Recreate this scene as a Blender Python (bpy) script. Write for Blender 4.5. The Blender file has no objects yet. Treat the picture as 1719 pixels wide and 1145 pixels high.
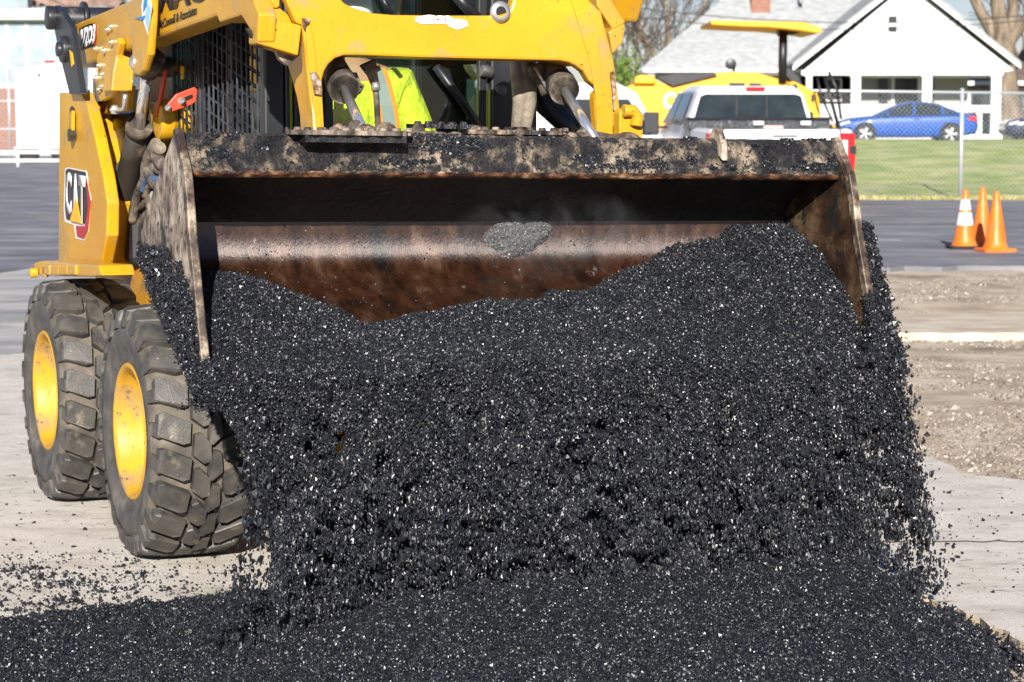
import bpy, math, random
import numpy as np
from mathutils import Vector, Matrix
random.seed(7); rng = np.random.default_rng(7)
S = bpy.context.scene; COL = S.collection
R = math.radians

# ---------------- camera ----------------
FPX, CX, CY, EYE = 3900.0, 859.5, 572.5, 1.557
PITCH = math.atan((572.5-188)/FPX)
cp_, sp_ = math.cos(PITCH), math.sin(PITCH)
cam = bpy.data.cameras.new('camera'); co = bpy.data.objects.new('camera', cam); COL.objects.link(co)
co.location = (0, 0, EYE); co.rotation_euler = (math.pi/2-PITCH, 0, 0)
cam.sensor_width = 36; cam.lens = 36*FPX/1719; cam.clip_end = 3000; cam.clip_start = .1
cam.dof.use_dof = True; cam.dof.focus_distance = 7.2; cam.dof.aperture_fstop = 8.0
S.camera = co
# ---------------- world, sun ----------------
SUN_EL, SUN_AZ = 23.0, -1.0          # sun behind the photographer, a touch to the left
W = bpy.data.worlds.new('World'); S.world = W; W.use_nodes = True
nt = W.node_tree; bg = nt.nodes['Background']
sky = nt.nodes.new('ShaderNodeTexSky'); sky.sky_type = 'NISHITA'; sky.sun_disc = False
sky.sun_elevation = R(SUN_EL); sky.sun_rotation = R(180-SUN_AZ); sky.air_density = 1.0; sky.dust_density = .1; sky.ozone_density = 2.5
tn = nt.nodes.new('ShaderNodeMix'); tn.data_type = 'RGBA'; tn.blend_type = 'MULTIPLY'; tn.inputs[0].default_value = 1; tn.inputs[7].default_value = (.86, .86, 1.10, 1)
nt.links.new(sky.outputs[0], tn.inputs[6]); nt.links.new(tn.outputs[2], bg.inputs[0]); bg.inputs[1].default_value = .05
sl = bpy.data.lights.new('sun', 'SUN'); sl.energy = 5.0; sl.angle = R(.53); sl.color = (1, .95, .87)
so = bpy.data.objects.new('sun', sl); COL.objects.link(so)
dsun = Vector((math.sin(R(SUN_AZ))*math.cos(R(SUN_EL)), -math.cos(R(SUN_AZ))*math.cos(R(SUN_EL)), math.sin(R(SUN_EL))))
so.rotation_euler = dsun.to_track_quat('Z', 'Y').to_euler()
S.view_settings.view_transform = 'Standard'; S.view_settings.look = 'None'
S.view_settings.exposure = .78; S.view_settings.gamma = 1

# ---------------- measuring helpers (photo measurement -> metres) ----------------
def ray(px, py):
    a = (px-CX)/FPX; b = (CY-py)/FPX
    return Vector((a, cp_+b*sp_, -sp_+b*cp_))
def gnd(px, py, z=0):
    r = ray(px, py); t = (z-EYE)/r.z; return Vector((r.x*t, r.y*t, z))
def atY(px, py, Y):
    r = ray(px, py); t = Y/r.y; return Vector((r.x*t, Y, EYE+r.z*t))
YAW = R(23)
FW = Vector((math.sin(YAW), -math.cos(YAW), 0)); LW = Vector((math.cos(YAW), math.sin(YAW), 0)); MO = Vector((-1.35, 8.05, 0))
def L(u, w, z): return Vector((w, -u, z))       # machine frame: x across, -y forward
def m2w(u, w, z): return MO+FW*u+LW*w+Vector((0, 0, z))
def tr(px, py, w=None, u=None):
    r = ray(px, py); c = Vector((0, 0, EYE))-MO
    t = (u-c.dot(FW))/r.dot(FW) if u is not None else (w-c.dot(LW))/r.dot(LW)
    p = c+r*t
    return L(p.dot(FW), p.dot(LW), p.z)

# ---------------- mesh builder ----------------
class MB:
    def __init__(s): s.v = []; s.f = []; s.m = []; s.sm = []
    def add(s, vs, fs, mi=0, smooth=False):
        o = len(s.v); s.v += [tuple(v) for v in vs]
        for f in fs: s.f.append([o+i for i in f]); s.m.append(mi); s.sm.append(smooth)
        return s
    def box(s, c, d, mi=0, rot=None):
        vs = []
        for x in (-.5, .5):
            for y in (-.5, .5):
                for z in (-.5, .5):
                    p = Vector((x*d[0], y*d[1], z*d[2]))
                    if rot is not None: p = rot @ p
                    vs.append(Vector(c)+p)
        return s.add(vs, [(0,1,3,2),(4,6,7,5),(0,4,5,1),(2,3,7,6),(0,2,6,4),(1,5,7,3)], mi)
    def prism(s, pts, vec, mi=0):                  # polygon pts extruded along vec
        vec = Vector(vec); n = len(pts); a = [Vector(p) for p in pts]; b = [p+vec for p in a]
        nrm = Vector((0,0,0))
        for i in range(n): nrm += a[i].cross(a[(i+1) % n])
        if nrm.dot(vec) > 0: a, b = b, a; 
        # a faces away from vec direction
        flip = nrm.dot(vec) > 0
        vs = a+b
        if not flip: fs = [list(range(n)), list(range(2*n-1, n-1, -1))]+[(i, i+n, (i+1) % n+n, (i+1) % n) for i in range(n)]
        else: fs = [list(range(n-1, -1, -1)), list(range(n, 2*n))]+[(i, (i+1) % n, (i+1) % n+n, i+n) for i in range(n)]
        return s.add(vs, fs, mi)
    def tube(s, pts, rad, n=10, mi=0, cap=True, smooth=True):
        pts = [Vector(p) for p in pts]; m = len(pts)
        rr = rad if isinstance(rad, (list, tuple)) else [rad]*m
        vs = []; ref = None
        for i, p in enumerate(pts):
            t = (pts[min(i+1, m-1)]-pts[max(i-1, 0)])
            if t.length < 1e-9: t = Vector((0, 0, 1))
            t.normalize()
            if ref is None: ref = Vector((0, 0, 1)) if abs(t.z) < .9 else Vector((1, 0, 0))
            x = t.cross(ref).normalized(); y = t.cross(x).normalized(); ref = x.cross(t)
            for k in range(n):
                a = 2*math.pi*k/n; vs.append(p+(x*math.cos(a)+y*math.sin(a))*rr[i])
        fs = [(i*n+k, i*n+(k+1) % n, (i+1)*n+(k+1) % n, (i+1)*n+k) for i in range(m-1) for k in range(n)]
        s.add(vs, fs, mi, smooth)
        if cap:
            o = len(s.v)-m*n
            s.f.append([o+k for k in range(n-1, -1, -1)]); s.m.append(mi); s.sm.append(False)
            s.f.append([o+(m-1)*n+k for k in range(n)]); s.m.append(mi); s.sm.append(False)
        return s
    def lathe(s, c, axis, prof, n=32, mi=0, smooth=True):   # prof: (r, along axis)
        ax = Vector(axis).normalized(); ref = Vector((0, 0, 1)) if abs(ax.z) < .9 else Vector((1, 0, 0))
        x = ax.cross(ref).normalized(); y = ax.cross(x); c = Vector(c); vs = []
        for r, h in prof:
            for k in range(n):
                a = 2*math.pi*k/n; vs.append(c+ax*h+(x*math.cos(a)+y*math.sin(a))*r)
        m = len(prof)
        return s.add(vs, [(i*n+k, i*n+(k+1) % n, (i+1)*n+(k+1) % n, (i+1)*n+k) for i in range(m-1) for k in range(n)], mi, smooth)
    def build(s, name, mats, parent=None, bevel=0, subsurf=0):
        me = bpy.data.meshes.new(name); me.from_pydata(s.v, [], s.f)
        if not isinstance(mats, (list, tuple)): mats = [mats]
        for m in mats: me.materials.append(m)
        me.polygons.foreach_set('material_index', s.m); me.polygons.foreach_set('use_smooth', s.sm); me.update()
        o = bpy.data.objects.new(name, me); COL.objects.link(o)
        if parent is not None: o.parent = parent
        if bevel:
            b = o.modifiers.new('bevel', 'BEVEL'); b.width = bevel; b.segments = 2; b.limit_method = 'ANGLE'; b.angle_limit = R(35)
        if subsurf:
            b = o.modifiers.new('sub', 'SUBSURF'); b.levels = subsurf; b.render_levels = subsurf
        return o
def tag(o, label, cat=None, group=None, kind=None):
    if label: o['label'] = label
    if cat: o['category'] = cat
    if group: o['group'] = group
    if kind: o['kind'] = kind
    return o
def empty(name, loc, rz=0, **k):
    o = bpy.data.objects.new(name, None); COL.objects.link(o); o.location = loc; o.rotation_euler = (0, 0, rz); o.empty_display_size = .2
    tag(o, k.get('label'), k.get('cat'), k.get('group')); return o
def copy_tree(o, parent=None):
    c = o.copy(); COL.objects.link(c)
    if parent is not None: c.parent = parent
    for ch in [x for x in COL.objects if x.parent == o]: copy_tree(ch, c)
    return c

# ---------------- materials ----------------
def mat(name, stops, scale=4, rough=.5, metal=0, bump=0, bscale=None, detail=8, rr=None, stretch=(1,1,1), grime=None, spec=.5, dist=.02, coat=0):
    """stops: list of (pos, rgb) along a noise; grime: (rgb, threshold, softness, scale)"""
    m = bpy.data.materials.new(name); m.use_nodes = True; t = m.node_tree; N = t.nodes; Lk = t.links
    b = N['Principled BSDF']; b.inputs['Roughness'].default_value = rough; b.inputs['Metallic'].default_value = metal
    b.inputs['Specular IOR Level'].default_value = spec; b.inputs['Coat Weight'].default_value = coat
    if not isinstance(stops, list): b.inputs['Base Color'].default_value = (*stops, 1); 
    tc = N.new('ShaderNodeTexCoord'); mp = N.new('ShaderNodeMapping'); mp.inputs['Scale'].default_value = stretch
    Lk.new(tc.outputs['Object'], mp.inputs[0])
    def noise(sc, d=detail, r=.6):
        n = N.new('ShaderNodeTexNoise'); n.inputs['Scale'].default_value = sc; n.inputs['Detail'].default_value = d; n.inputs['Roughness'].default_value = r
        Lk.new(mp.outputs[0], n.inputs['Vector']); return n
    col = None
    if isinstance(stops, list):
        n = noise(scale); cr = N.new('ShaderNodeValToRGB'); Lk.new(n.outputs[0], cr.inputs[0])
        e = cr.color_ramp.elements
        while len(e) < len(stops): e.new(.5)
        for i, (p, c) in enumerate(stops): e[i].position = p; e[i].color = (*c, 1)
        col = cr.outputs[0]
        if rr:
            mr = N.new('ShaderNodeMapRange'); Lk.new(n.outputs[0], mr.inputs[0]); mr.inputs[1].default_value = .3; mr.inputs[2].default_value = .7
            mr.inputs[3].default_value = rr[0]; mr.inputs[4].default_value = rr[1]; Lk.new(mr.outputs[0], b.inputs['Roughness'])
    if grime:
        for g in (grime if isinstance(grime, list) else [grime]):
            gc, th, sf, gs = g
            n2 = noise(gs, 10, .65); mr = N.new('ShaderNodeMapRange'); Lk.new(n2.outputs[0], mr.inputs[0]); mr.inputs[1].default_value = th; mr.inputs[2].default_value = th+sf
            mx = N.new('ShaderNodeMix'); mx.data_type = 'RGBA'; Lk.new(mr.outputs[0], mx.inputs[0])
            if col is not None: Lk.new(col, mx.inputs[6])
            else: mx.inputs[6].default_value = b.inputs['Base Color'].default_value
            mx.inputs[7].default_value = (*gc, 1); col = mx.outputs[2]
    if col is not None: Lk.new(col, b.inputs['Base Color'])
    if bump:
        n3 = noise(bscale or scale*6, 6); bp = N.new('ShaderNodeBump'); bp.inputs['Strength'].default_value = bump; bp.inputs['Distance'].default_value = dist
        Lk.new(n3.outputs[0], bp.inputs['Height']); Lk.new(bp.outputs[0], b.inputs['Normal'])
    return m
YB = (.80, .40, .008)
M = {}
M['yellow'] = mat('yellow_paint', [(.3, (.55, .275, .008)), (.6, (.63, .335, .011)), (.8, (.68, .38, .018))], 3, .36, 0, .08, 30, detail=14, grime=[((.40, .24, .06), .50, .22, 2.2), ((.36, .25, .12), .57, .12, 8), ((.06, .04, .03), .675, .015, 26), ((.05, .035, .03), .64, .01, 85)], coat=.15, dist=.004)
M['yellow_dirty'] = mat('yellow_paint_dirty', [(.35, (.46, .22, .015)), (.6, (.64, .31, .01))], 4, .5, 0, .1, 30, grime=[((.22, .15, .09), .54, .1, 5), ((.03, .025, .02), .66, .04, 16)], dist=.004)
M['rim'] = mat('rim_paint', [(.3, (.50, .26, .012)), (.7, (.60, .33, .018))], 4, .48, 0, .15, 20, grime=[((.30, .21, .11), .52, .16, 6), ((.22, .10, .04), .62, .03, 24), ((.05, .04, .03), .63, .02, 70)])
M['black'] = mat('black_paint', [(.3, (.012, .013, .016)), (.7, (.03, .03, .034))], 4, .35, 0, .08, 40, grime=((.16, .14, .12), .62, .12, 6), dist=.003)
M['black_clean'] = mat('black_plastic', (.012, .013, .016), rough=.4)
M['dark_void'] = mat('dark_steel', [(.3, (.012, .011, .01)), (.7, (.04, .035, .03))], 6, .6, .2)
M['mudsteel'] = mat('muddy_steel', [(.38, (.022, .018, .015)), (.52, (.10, .08, .06)), (.62, (.30, .24, .18))], 9, .75, 0, .4, 50)
M['cylinder'] = mat('cylinder_black', [(.3, (.02, .018, .016)), (.6, (.045, .038, .03))], 3, .42, .0, .1, 60, grime=((.24, .18, .12), .56, .14, 5), dist=.004)
M['chrome'] = mat('chrome_rod', (.80, .82, .86), rough=.16, metal=.85)
M['bolt'] = mat('zinc_bolt', (.7, .68, .63), rough=.32, metal=.8)
M['red'] = mat('red_paint', [(.3, (.50, .035, .015)), (.7, (.68, .07, .03))], 9, .45)
M['hose'] = mat('dusty_hose', [(.35, (.03, .028, .026)), (.55, (.16, .13, .10)), (.7, (.34, .28, .21))], 14, .8, 0, .3, 60)
M['sleeve'] = mat('dusty_hose_sleeve', [(.35, (.13, .11, .085)), (.65, (.30, .25, .19))], 14, .85, 0, .5, 40)
M['hose_blue'] = mat('blue_hose', (.07, .13, .28), rough=.6)
M['white'] = mat('white_decal', (.8, .8, .8), rough=.4)
M['decal_black'] = mat('black_decal', (.01, .01, .012), rough=.35)
M['decal_red'] = mat('red_decal', (.42, .012, .02), rough=.35)
M['decal_yellow'] = mat('yellow_decal', (.85, .45, .01), rough=.4)
M['decal_blue'] = mat('blue_decal', (.02, .25, .62), rough=.4)
M['decal_lblue'] = mat('light_blue_decal', (.35, .62, .85), rough=.4)
M['tread'] = mat('tyre_lugs', [(.35, (.035, .034, .032)), (.6, (.085, .078, .068))], 12, .5, 0, .35, 120, detail=12, grime=[((.26, .215, .16), .60, .12, 9), ((.30, .26, .20), .66, .03, 45)], dist=.004)
M['carcass'] = mat('tyre_carcass', [(.3, (.04, .036, .031)), (.5, (.11, .094, .074)), (.7, (.22, .18, .14))], 8, .85, 0, .35, 70, dist=.006)
M['sidewall'] = mat('tyre_sidewall', [(.35, (.045, .043, .042)), (.55, (.10, .092, .082)), (.75, (.22, .19, .15))], 9, .7, 0, .25, 60, dist=.004)
M['glass'] = None
def glass(name, tint, rough=.02, alpha=.5):
    m = bpy.data.materials.new(name); m.use_nodes = True; t = m.node_tree; N = t.nodes
    N.remove(N['Principled BSDF']); o = N['Material Output']
    tr_ = N.new('ShaderNodeBsdfTransparent'); tr_.inputs[0].default_value = (*tint, 1)
    gl = N.new('ShaderNodeBsdfGlossy'); gl.inputs['Roughness'].default_value = rough
    fr = N.new('ShaderNodeFresnel'); fr.inputs[0].default_value = 1.5
    mx = N.new('ShaderNodeMixShader'); t.links.new(fr.outputs[0], mx.inputs[0]); t.links.new(tr_.outputs[0], mx.inputs[1]); t.links.new(gl.outputs[0], mx.inputs[2]); t.links.new(mx.outputs[0], o.inputs[0])
    return m
M['glass'] = glass('cab_glass', (.90, .95, .90))
M['car_glass'] = mat('dark_car_glass', [(.4, (.012, .018, .024)), (.6, (.03, .04, .045))], 1.5, .08, 0, spec=.35)

# granular asphalt: one material, colour differs stone by stone
def grain_mat(name, lo, hi, r0, r1, spec=.72):
    m = bpy.data.materials.new(name); m.use_nodes = True; t = m.node_tree; N = t.nodes; b = N['Principled BSDF']
    g = N.new('ShaderNodeNewGeometry'); cr = N.new('ShaderNodeValToRGB'); t.links.new(g.outputs['Random Per Island'], cr.inputs[0])
    e = cr.color_ramp.elements; e[0].color = (*lo, 1); e[1].color = (*hi, 1); e.new(.82).color = tuple((a*.7+b_*.3) for a, b_ in zip((*lo, 1), (*hi, 1)))[:3]+(1,)
    t.links.new(cr.outputs[0], b.inputs['Base Color'])
    mr = N.new('ShaderNodeMapRange'); t.links.new(g.outputs['Random Per Island'], mr.inputs[0]); mr.inputs[3].default_value = r1; mr.inputs[4].default_value = r0
    t.links.new(mr.outputs[0], b.inputs['Roughness']); b.inputs['Specular IOR Level'].default_value = spec
    return m
M['grain'] = grain_mat('bitumen_coated_stone', (.0045, .0052, .0078), (.030, .033, .044), .33, .52)
M['mixbase'] = mat('bitumen_mass', [(.35, (.004, .004, .005)), (.65, (.015, .015, .018))], 60, .5, 0, 1, 90, dist=.01)
M['lump'] = mat('stuck_asphalt', [(.35, (.05, .05, .052)), (.65, (.17, .17, .17))], 40, .45, 0, 1, 60, dist=.012)

# ---------------- numpy helpers for granular stuff ----------------
def vnoise(p, seed=0):
    p = np.asarray(p); i = np.floor(p).astype(np.int64); f = p-i; f = f*f*(3-2*f)
    def h(ix, iy, iz):
        n = (ix*374761393+iy*668265263+iz*2147483647+seed*974711) & 0xffffffff
        n = ((n ^ (n >> 13))*1274126177) & 0xffffffff
        return ((n ^ (n >> 16)) & 0xffff)/65535.0
    r = 0
    for a in (0, 1):
        for b in (0, 1):
            for c in (0, 1):
                wgt = (f[:,0] if a else 1-f[:,0])*(f[:,1] if b else 1-f[:,1])*(f[:,2] if c else 1-f[:,2])
                r = r+wgt*h(i[:,0]+a, i[:,1]+b, i[:,2]+c)
    return r
def fnoise(p, seed=0):
    p = np.asarray(p); return vnoise(p, seed)*.5+vnoise(p*2.1+3, seed+1)*.3+vnoise(p*4.3+7, seed+2)*.2
CUBE = np.array([[x, y, z] for x in (-1, 1) for y in (-1, 1) for z in (-1, 1)], float)*.58
OCT = np.array([[1,0,0],[-1,0,0],[0,1,0],[0,-1,0],[0,0,1],[0,0,-1]], float)*.95
OF = np.array([(0,2,4),(2,1,4),(1,3,4),(3,0,4),(2,0,5),(1,2,5),(3,1,5),(0,3,5)])
CF = np.array([(0,1,3,2),(4,6,7,5),(0,4,5,1),(2,3,7,6),(0,2,6,4),(1,5,7,3)])
def stones(P, size, stretch=None):
    """N angular stones as vertex / face arrays: jittered boxes, each turned its own way"""
    n = len(P); P = np.asarray(P); size = np.asarray(size)
    v = OCT[None]*(1+rng.uniform(-.35, .35, (n, 6, 1)))+rng.uniform(-.28, .28, (n, 6, 3))
    q = rng.normal(size=(n, 4)); q /= np.linalg.norm(q, axis=1)[:, None]
    a, b, c, d = q.T
    Rm = np.stack([np.stack([1-2*(c*c+d*d), 2*(b*c-a*d), 2*(b*d+a*c)], -1), np.stack([2*(b*c+a*d), 1-2*(b*b+d*d), 2*(c*d-a*b)], -1), np.stack([2*(b*d-a*c), 2*(c*d+a*b), 1-2*(b*b+c*c)], -1)], 1)
    v = np.einsum('nij,nkj->nki', Rm, v*rng.uniform(.65, 1.25, (n, 1, 3)))*size[:, None, None]
    if stretch is not None: v[:, :, 2] *= np.asarray(stretch)[:, None]
    v += P[:, None, :]
    f = OF[None]+(np.arange(n)*6)[:, None, None]
    return v.reshape(-1, 3), f.reshape(-1, 3)
def np_object(name, parts, mats, parent=None, smooth_idx=()):
    """parts: list of (verts, quads, material index)"""
    vs = np.concatenate([p[0] for p in parts]); off = 0; fs = []; mi = []; sm = []; nt_ = []
    for p in parts:
        fs.append((p[1]+off).ravel()); nt_.append(np.full(len(p[1]), p[1].shape[1])); off += len(p[0]); mi.append(np.full(len(p[1]), p[2])); sm.append(np.full(len(p[1]), p[2] in smooth_idx))
    fs = np.concatenate(fs); nt_ = np.concatenate(nt_); mi = np.concatenate(mi); sm = np.concatenate(sm)
    me = bpy.data.meshes.new(name); me.vertices.add(len(vs)); me.vertices.foreach_set('co', vs.astype(np.float32).ravel())
    me.loops.add(len(fs)); me.loops.foreach_set('vertex_index', fs.astype(np.int32))
    me.polygons.add(len(nt_)); me.polygons.foreach_set('loop_start', np.r_[0, np.cumsum(nt_)[:-1]].astype(np.int32))
    try: me.polygons.foreach_set('loop_total', nt_.astype(np.int32))
    except Exception: pass
    for m in mats: me.materials.append(m)
    me.polygons.foreach_set('material_index', mi.astype(np.int32)); me.polygons.foreach_set('use_smooth', sm)
    me.update(calc_edges=True); me.validate()
    o = bpy.data.objects.new(name, me); COL.objects.link(o)
    if parent: o.parent = parent
    return o
def grid_quads(nx, ny):
    i = np.arange(nx-1)[:, None]*ny+np.arange(ny-1)[None]
    return np.stack([i, i+ny, i+ny+1, i+1], -1).reshape(-1, 4)

# ---------------- GROUND ----------------
def sheet(name, pts, mats, z=None, thick=0):
    b = MB()
    P = [Vector(p) for p in pts]
    if thick: b.prism(P, (0, 0, -thick))
    else: b.add(P, [list(range(len(P)))])
    o = b.build(name, mats); o['kind'] = 'structure'; return o
M['gravel'] = mat('tan_subgrade', [(.3, (.27, .20, .13)), (.45, (.48, .38, .27)), (.6, (.64, .53, .40)), (.75, (.72, .63, .51))], 2.4, .95, 0, 1, 30, detail=15, stretch=(.8, 1.0, 1), dist=.03, grime=((.13, .10, .075), .60, .12, .9))
M['concrete'] = mat('worn_concrete', [(.25, (.46, .41, .34)), (.42, (.66, .60, .52)), (.58, (.76, .70, .62)), (.8, (.80, .75, .68))], 5, .9, 0, 1, 150, detail=15, stretch=(.7, 1.2, 1), dist=.008, grime=[((.27, .24, .21), .60, .16, 2.3), ((.56, .49, .40), .57, .15, .8), ((.14, .12, .10), .64, .02, 28), ((.24, .21, .18), .585, .05, 110), ((.30, .27, .24), .60, .04, 14)])
M['concrete_edge'] = mat('broken_concrete', [(.35, (.35, .27, .18)), (.65, (.60, .50, .38))], 14, .95, 0, .8, 50, dist=.01)
M['road'] = mat('dark_asphalt', [(.3, (.10, .102, .118)), (.5, (.20, .20, .215)), (.7, (.38, .37, .36))], 1.6, .75, 0, .6, 50, detail=15, stretch=(.45, 1, 1), dist=.015, grime=((.27, .245, .22), .60, .12, .7))
M['lawn'] = mat('lawn', [(.3, (.16, .25, .03)), (.47, (.34, .43, .08)), (.6, (.56, .55, .20)), (.75, (.66, .60, .30))], 1.3, .95, 0, 1, 22, detail=14, stretch=(.9, 1.0, 1), dist=.06, grime=[((.56, .50, .26), .55, .16, .45), ((.10, .17, .03), .60, .14, 1.1), ((.50, .44, .20), .60, .14, 3.5)])
M['farlawn'] = mat('far_grass', [(.3, (.07, .12, .03)), (.7, (.22, .22, .09))], .2, .95)
G0 = -.045
sheet('ground', [(-900, -30, G0), (900, -30, G0), (900, 1500, G0), (-900, 1500, G0)], M['gravel'])
# concrete slab: near edge broken, right part ends on the milled gravel
near = [(-60, 1052), (60, 1044), (200, 1030), (330, 1020), (420, 1012)]
near = [gnd(*p) for p in near]+[Vector((-.6, 7.55, 0)), Vector((.4, 7.9, 0)), Vector((1.1, 7.75, 0))]+[gnd(*p) for p in [(1535, 1000), (1560, 1003), (1578, 1018), (1600, 1012), (1622, 1030), (1645, 1036), (1662, 1052), (1684, 1056), (1705, 1072), (1730, 1082), (1800, 1110), (2100, 1200)]]
far = [gnd(*p) for p in [(2400, 850), (2000, 822), (1800, 814), (1719, 806), (1668, 800), (1640, 797), (1612, 794), (1603, 783), (1575, 772), (1545, 764), (1528, 760), (1450, 752)]]+[Vector((.6, 11.5, 0)), Vector((.2, 16, 0)), Vector((-.5, 24.0, 0))]
left = [Vector((-30, 25.5, 0)), Vector((-30, 6.5, 0)), gnd(-300, 1062)]
def rough_line(P, amp, step):
    out = []
    for a, b in zip(P[:-1], P[1:]):
        n = max(1, int((b-a).length/step)) if (b-a).length < 3 else 1
        for k in range(n):
            q = a.lerp(b, k/n)
            if k: q += Vector((random.uniform(-amp, amp), random.uniform(-amp, amp), 0))
            out.append(q)
    return out+[P[-1]]
slab_out = rough_line(near, .012, .04)+rough_line(far, .02, .08)+left
b = MB(); P = slab_out; n = len(P)
b.add(P, [list(range(n))], 0); b.add(P+[p-Vector((0, 0, .05)) for p in P], [(i, i+n, (i+1) % n+n, (i+1) % n) for i in range(n)], 1)
slab = b.build('pavement', [M['concrete'], M['concrete_edge']]); slab['kind'] = 'structure'
# expansion joint line across the slab, as a narrow dirt-filled groove strip
jl = [gnd(x, 908+(-1)**i*.6+(i % 3)*.7, .003) for i, x in enumerate(range(1300, 1800, 25))]
sheet('pavement_joint', [p+Vector((0, -.006, 0)) for p in jl]+[p+Vector((0, .010, 0)) for p in reversed(jl)], mat('joint_dirt', (.16, .12, .08), rough=.95))
# the dark road: front band to the right, wide yard to the left
rd = rough_line([Vector((30, 23.2, .0)), Vector((14, 23.3, 0)), Vector((6.0, 23.6, 0)), Vector((3.2, 23.3, 0)), Vector((0, 23.6, 0))], .12, .25)
rd2 = [Vector((p.x, p.y, .004)) for p in [Vector((-.5-.25*i, 22.6+.9*math.sin(i*.7)*math.sin(i*.23+1)+random.uniform(-.35, .35), 0)) for i in range(36)]]+[Vector((-30, 24.0, .004))]
RD = [Vector((p.x, p.y, .004)) for p in rd]+[Vector(p) for p in rd2+[(-60, 24, .004), (-60, 84, .004), (0, 84, .004), (2.0, 41.6, .004), (60, 41.6, .004), (60, 23, .004)]]
b = MB(); n = len(RD); b.add(RD, [list(range(n))]); b.add(RD+[p-Vector((0, 0, .055)) for p in RD], [(i, (i+1) % n, (i+1) % n+n, i+n) for i in range(n)])
b.build('road', M['road'])['kind'] = 'structure'
old = rough_line([Vector((-1.2, 14.6, .004)), Vector((-2.2, 15.4, .004)), Vector((-3.6, 14.9, .004)), Vector((-5.0, 16.6, .004)), Vector((-9, 17.5, .004))], .3, .22)
oa = [Vector((p.x, p.y, .004)) for p in old]+[Vector((-30, 18, .004)), Vector((-30, 23.7, .002)), Vector((-3, 23.9, .002)), Vector((-.6, 23.9, .002))]; oa = [Vector((p.x, p.y, .002)) for p in oa]
sheet('old_asphalt', oa, mat('bleached_asphalt', [(.3, (.22, .22, .225)), (.5, (.36, .35, .34)), (.65, (.52, .49, .45))], 1.2, .9, 0, .6, 40, detail=15, stretch=(.4, 1.1, 1), dist=.015, grime=((.60, .55, .47), .55, .1, 1.0)))
wl0 = gnd(1444, 403, .01); wl1 = gnd(1512, 403, .01)
sheet('road_marking', [wl0+Vector((0, -.08, 0)), wl1+Vector((0, -.08, 0)), wl1+Vector((0, .08, 0)), wl0+Vector((0, .08, 0))], mat('worn_white_line', [(.4, (.35, .35, .36)), (.6, (.62, .62, .62))], 3, .8))
# small milled step in the gravel on the right
b = MB(); st = rough_line([gnd(1380, 560, 0)+Vector((-1, 0, 0))]+[gnd(x, 562+random.uniform(-1.5, 1.5), 0) for x in range(1480, 2000, 30)], .02, .2)
n = len(st)
up = [Vector((p.x, p.y+1.6, .012)) for p in st]
b.add([Vector((p.x, p.y, .012)) for p in st]+up+[Vector((p.x, p.y-.03, G0)) for p in st]+[Vector((p.x, p.y+1.9, G0)) for p in st], [(i, i+1, n+i+1, n+i) for i in range(n-1)]+[(2*n+i, 2*n+i+1, i+1, i) for i in range(n-1)]+[(n+i, n+i+1, 3*n+i+1, 3*n+i) for i in range(n-1)])
o = b.build('milled_ground', mat('milled_strip', [(.3, (.40, .31, .22)), (.6, (.68, .58, .45))], 3, .95, 0, 1, 30, stretch=(.7, 1, 1), dist=.02)); o['kind'] = 'structure'
# lawn bank on the right
def lawn_h(x, y):
    t = max(0, min(1, (y-41.7)/20)); z = .80*(t*t*(3-2*t))**.85
    if y > 64: z = .80-.3*min(1, (y-64)/8)
    return z+.03*math.sin(x*.9+y*.3)*min(1, t*3)
nx, ny = 70, 60; xs = np.linspace(1.6, 60, nx); ys = np.linspace(41.5, 76, ny)
V = np.array([[x, y, lawn_h(x, y)+.008] for x in xs for y in ys])
np_object('lawn', [(V, grid_quads(nx, ny), 0)], [M['lawn']], smooth_idx=(0,))['kind'] = 'structure'
# ragged dry-grass fringe where the lawn meets the road
b = MB()
for i in range(2600):
    x = random.uniform(4.0, 11); y = 41.35+abs(random.gauss(0, .18)); h = random.uniform(.03, .10); a = random.uniform(0, 3.14)
    dx, dy = math.cos(a)*.02, math.sin(a)*.02
    b.add([(x-dx, y-dy, 0), (x+dx, y+dy, 0), (x+random.uniform(-.04, .04), y, h)], [(0, 1, 2)])
tag(b.build('grass', mat('dry_grass', [(.4, (.30, .30, .08)), (.6, (.5, .42, .2))], 5, .9)), 'dry grass fringe along the foot of the lawn bank', 'grass', kind='stuff')
sheet('far_street', [(1.6, 76, .51), (300, 76, .51), (300, 84, .51), (1.6, 84, .51)], mat('street', (.2, .2, .2), rough=.9))
sheet('far_lawn', [(1.6, 84, .505), (300, 84, .505), (300, 900, .505), (1.6, 900, .505)], M['farlawn'])
sheet('far_ground', [(-300, 84, .01), (1.6, 84, .01), (1.6, 900, .01), (-300, 900, .01)], M['farlawn'])
# ---------------- SKID STEER LOADER ----------------
loader = empty('skid_steer_loader', MO, YAW, label='yellow skid steer loader tipping hot asphalt out of its wide front bucket', cat='loader')
def plate(b, pts, w=None, u=None, t=.02, mi=0):
    """outline measured on plane w (side view) or u (front view), thickness t inward / backward"""
    P = [tr(x, y, w=w) if w is not None else tr(x, y, u=u) for x, y in pts]
    b.prism(P, (t, 0, 0) if w is not None else (0, t, 0), mi)
def mm(name, b, mats, par=None, **k): return b.build(name, mats, par or loader, **k)

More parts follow.
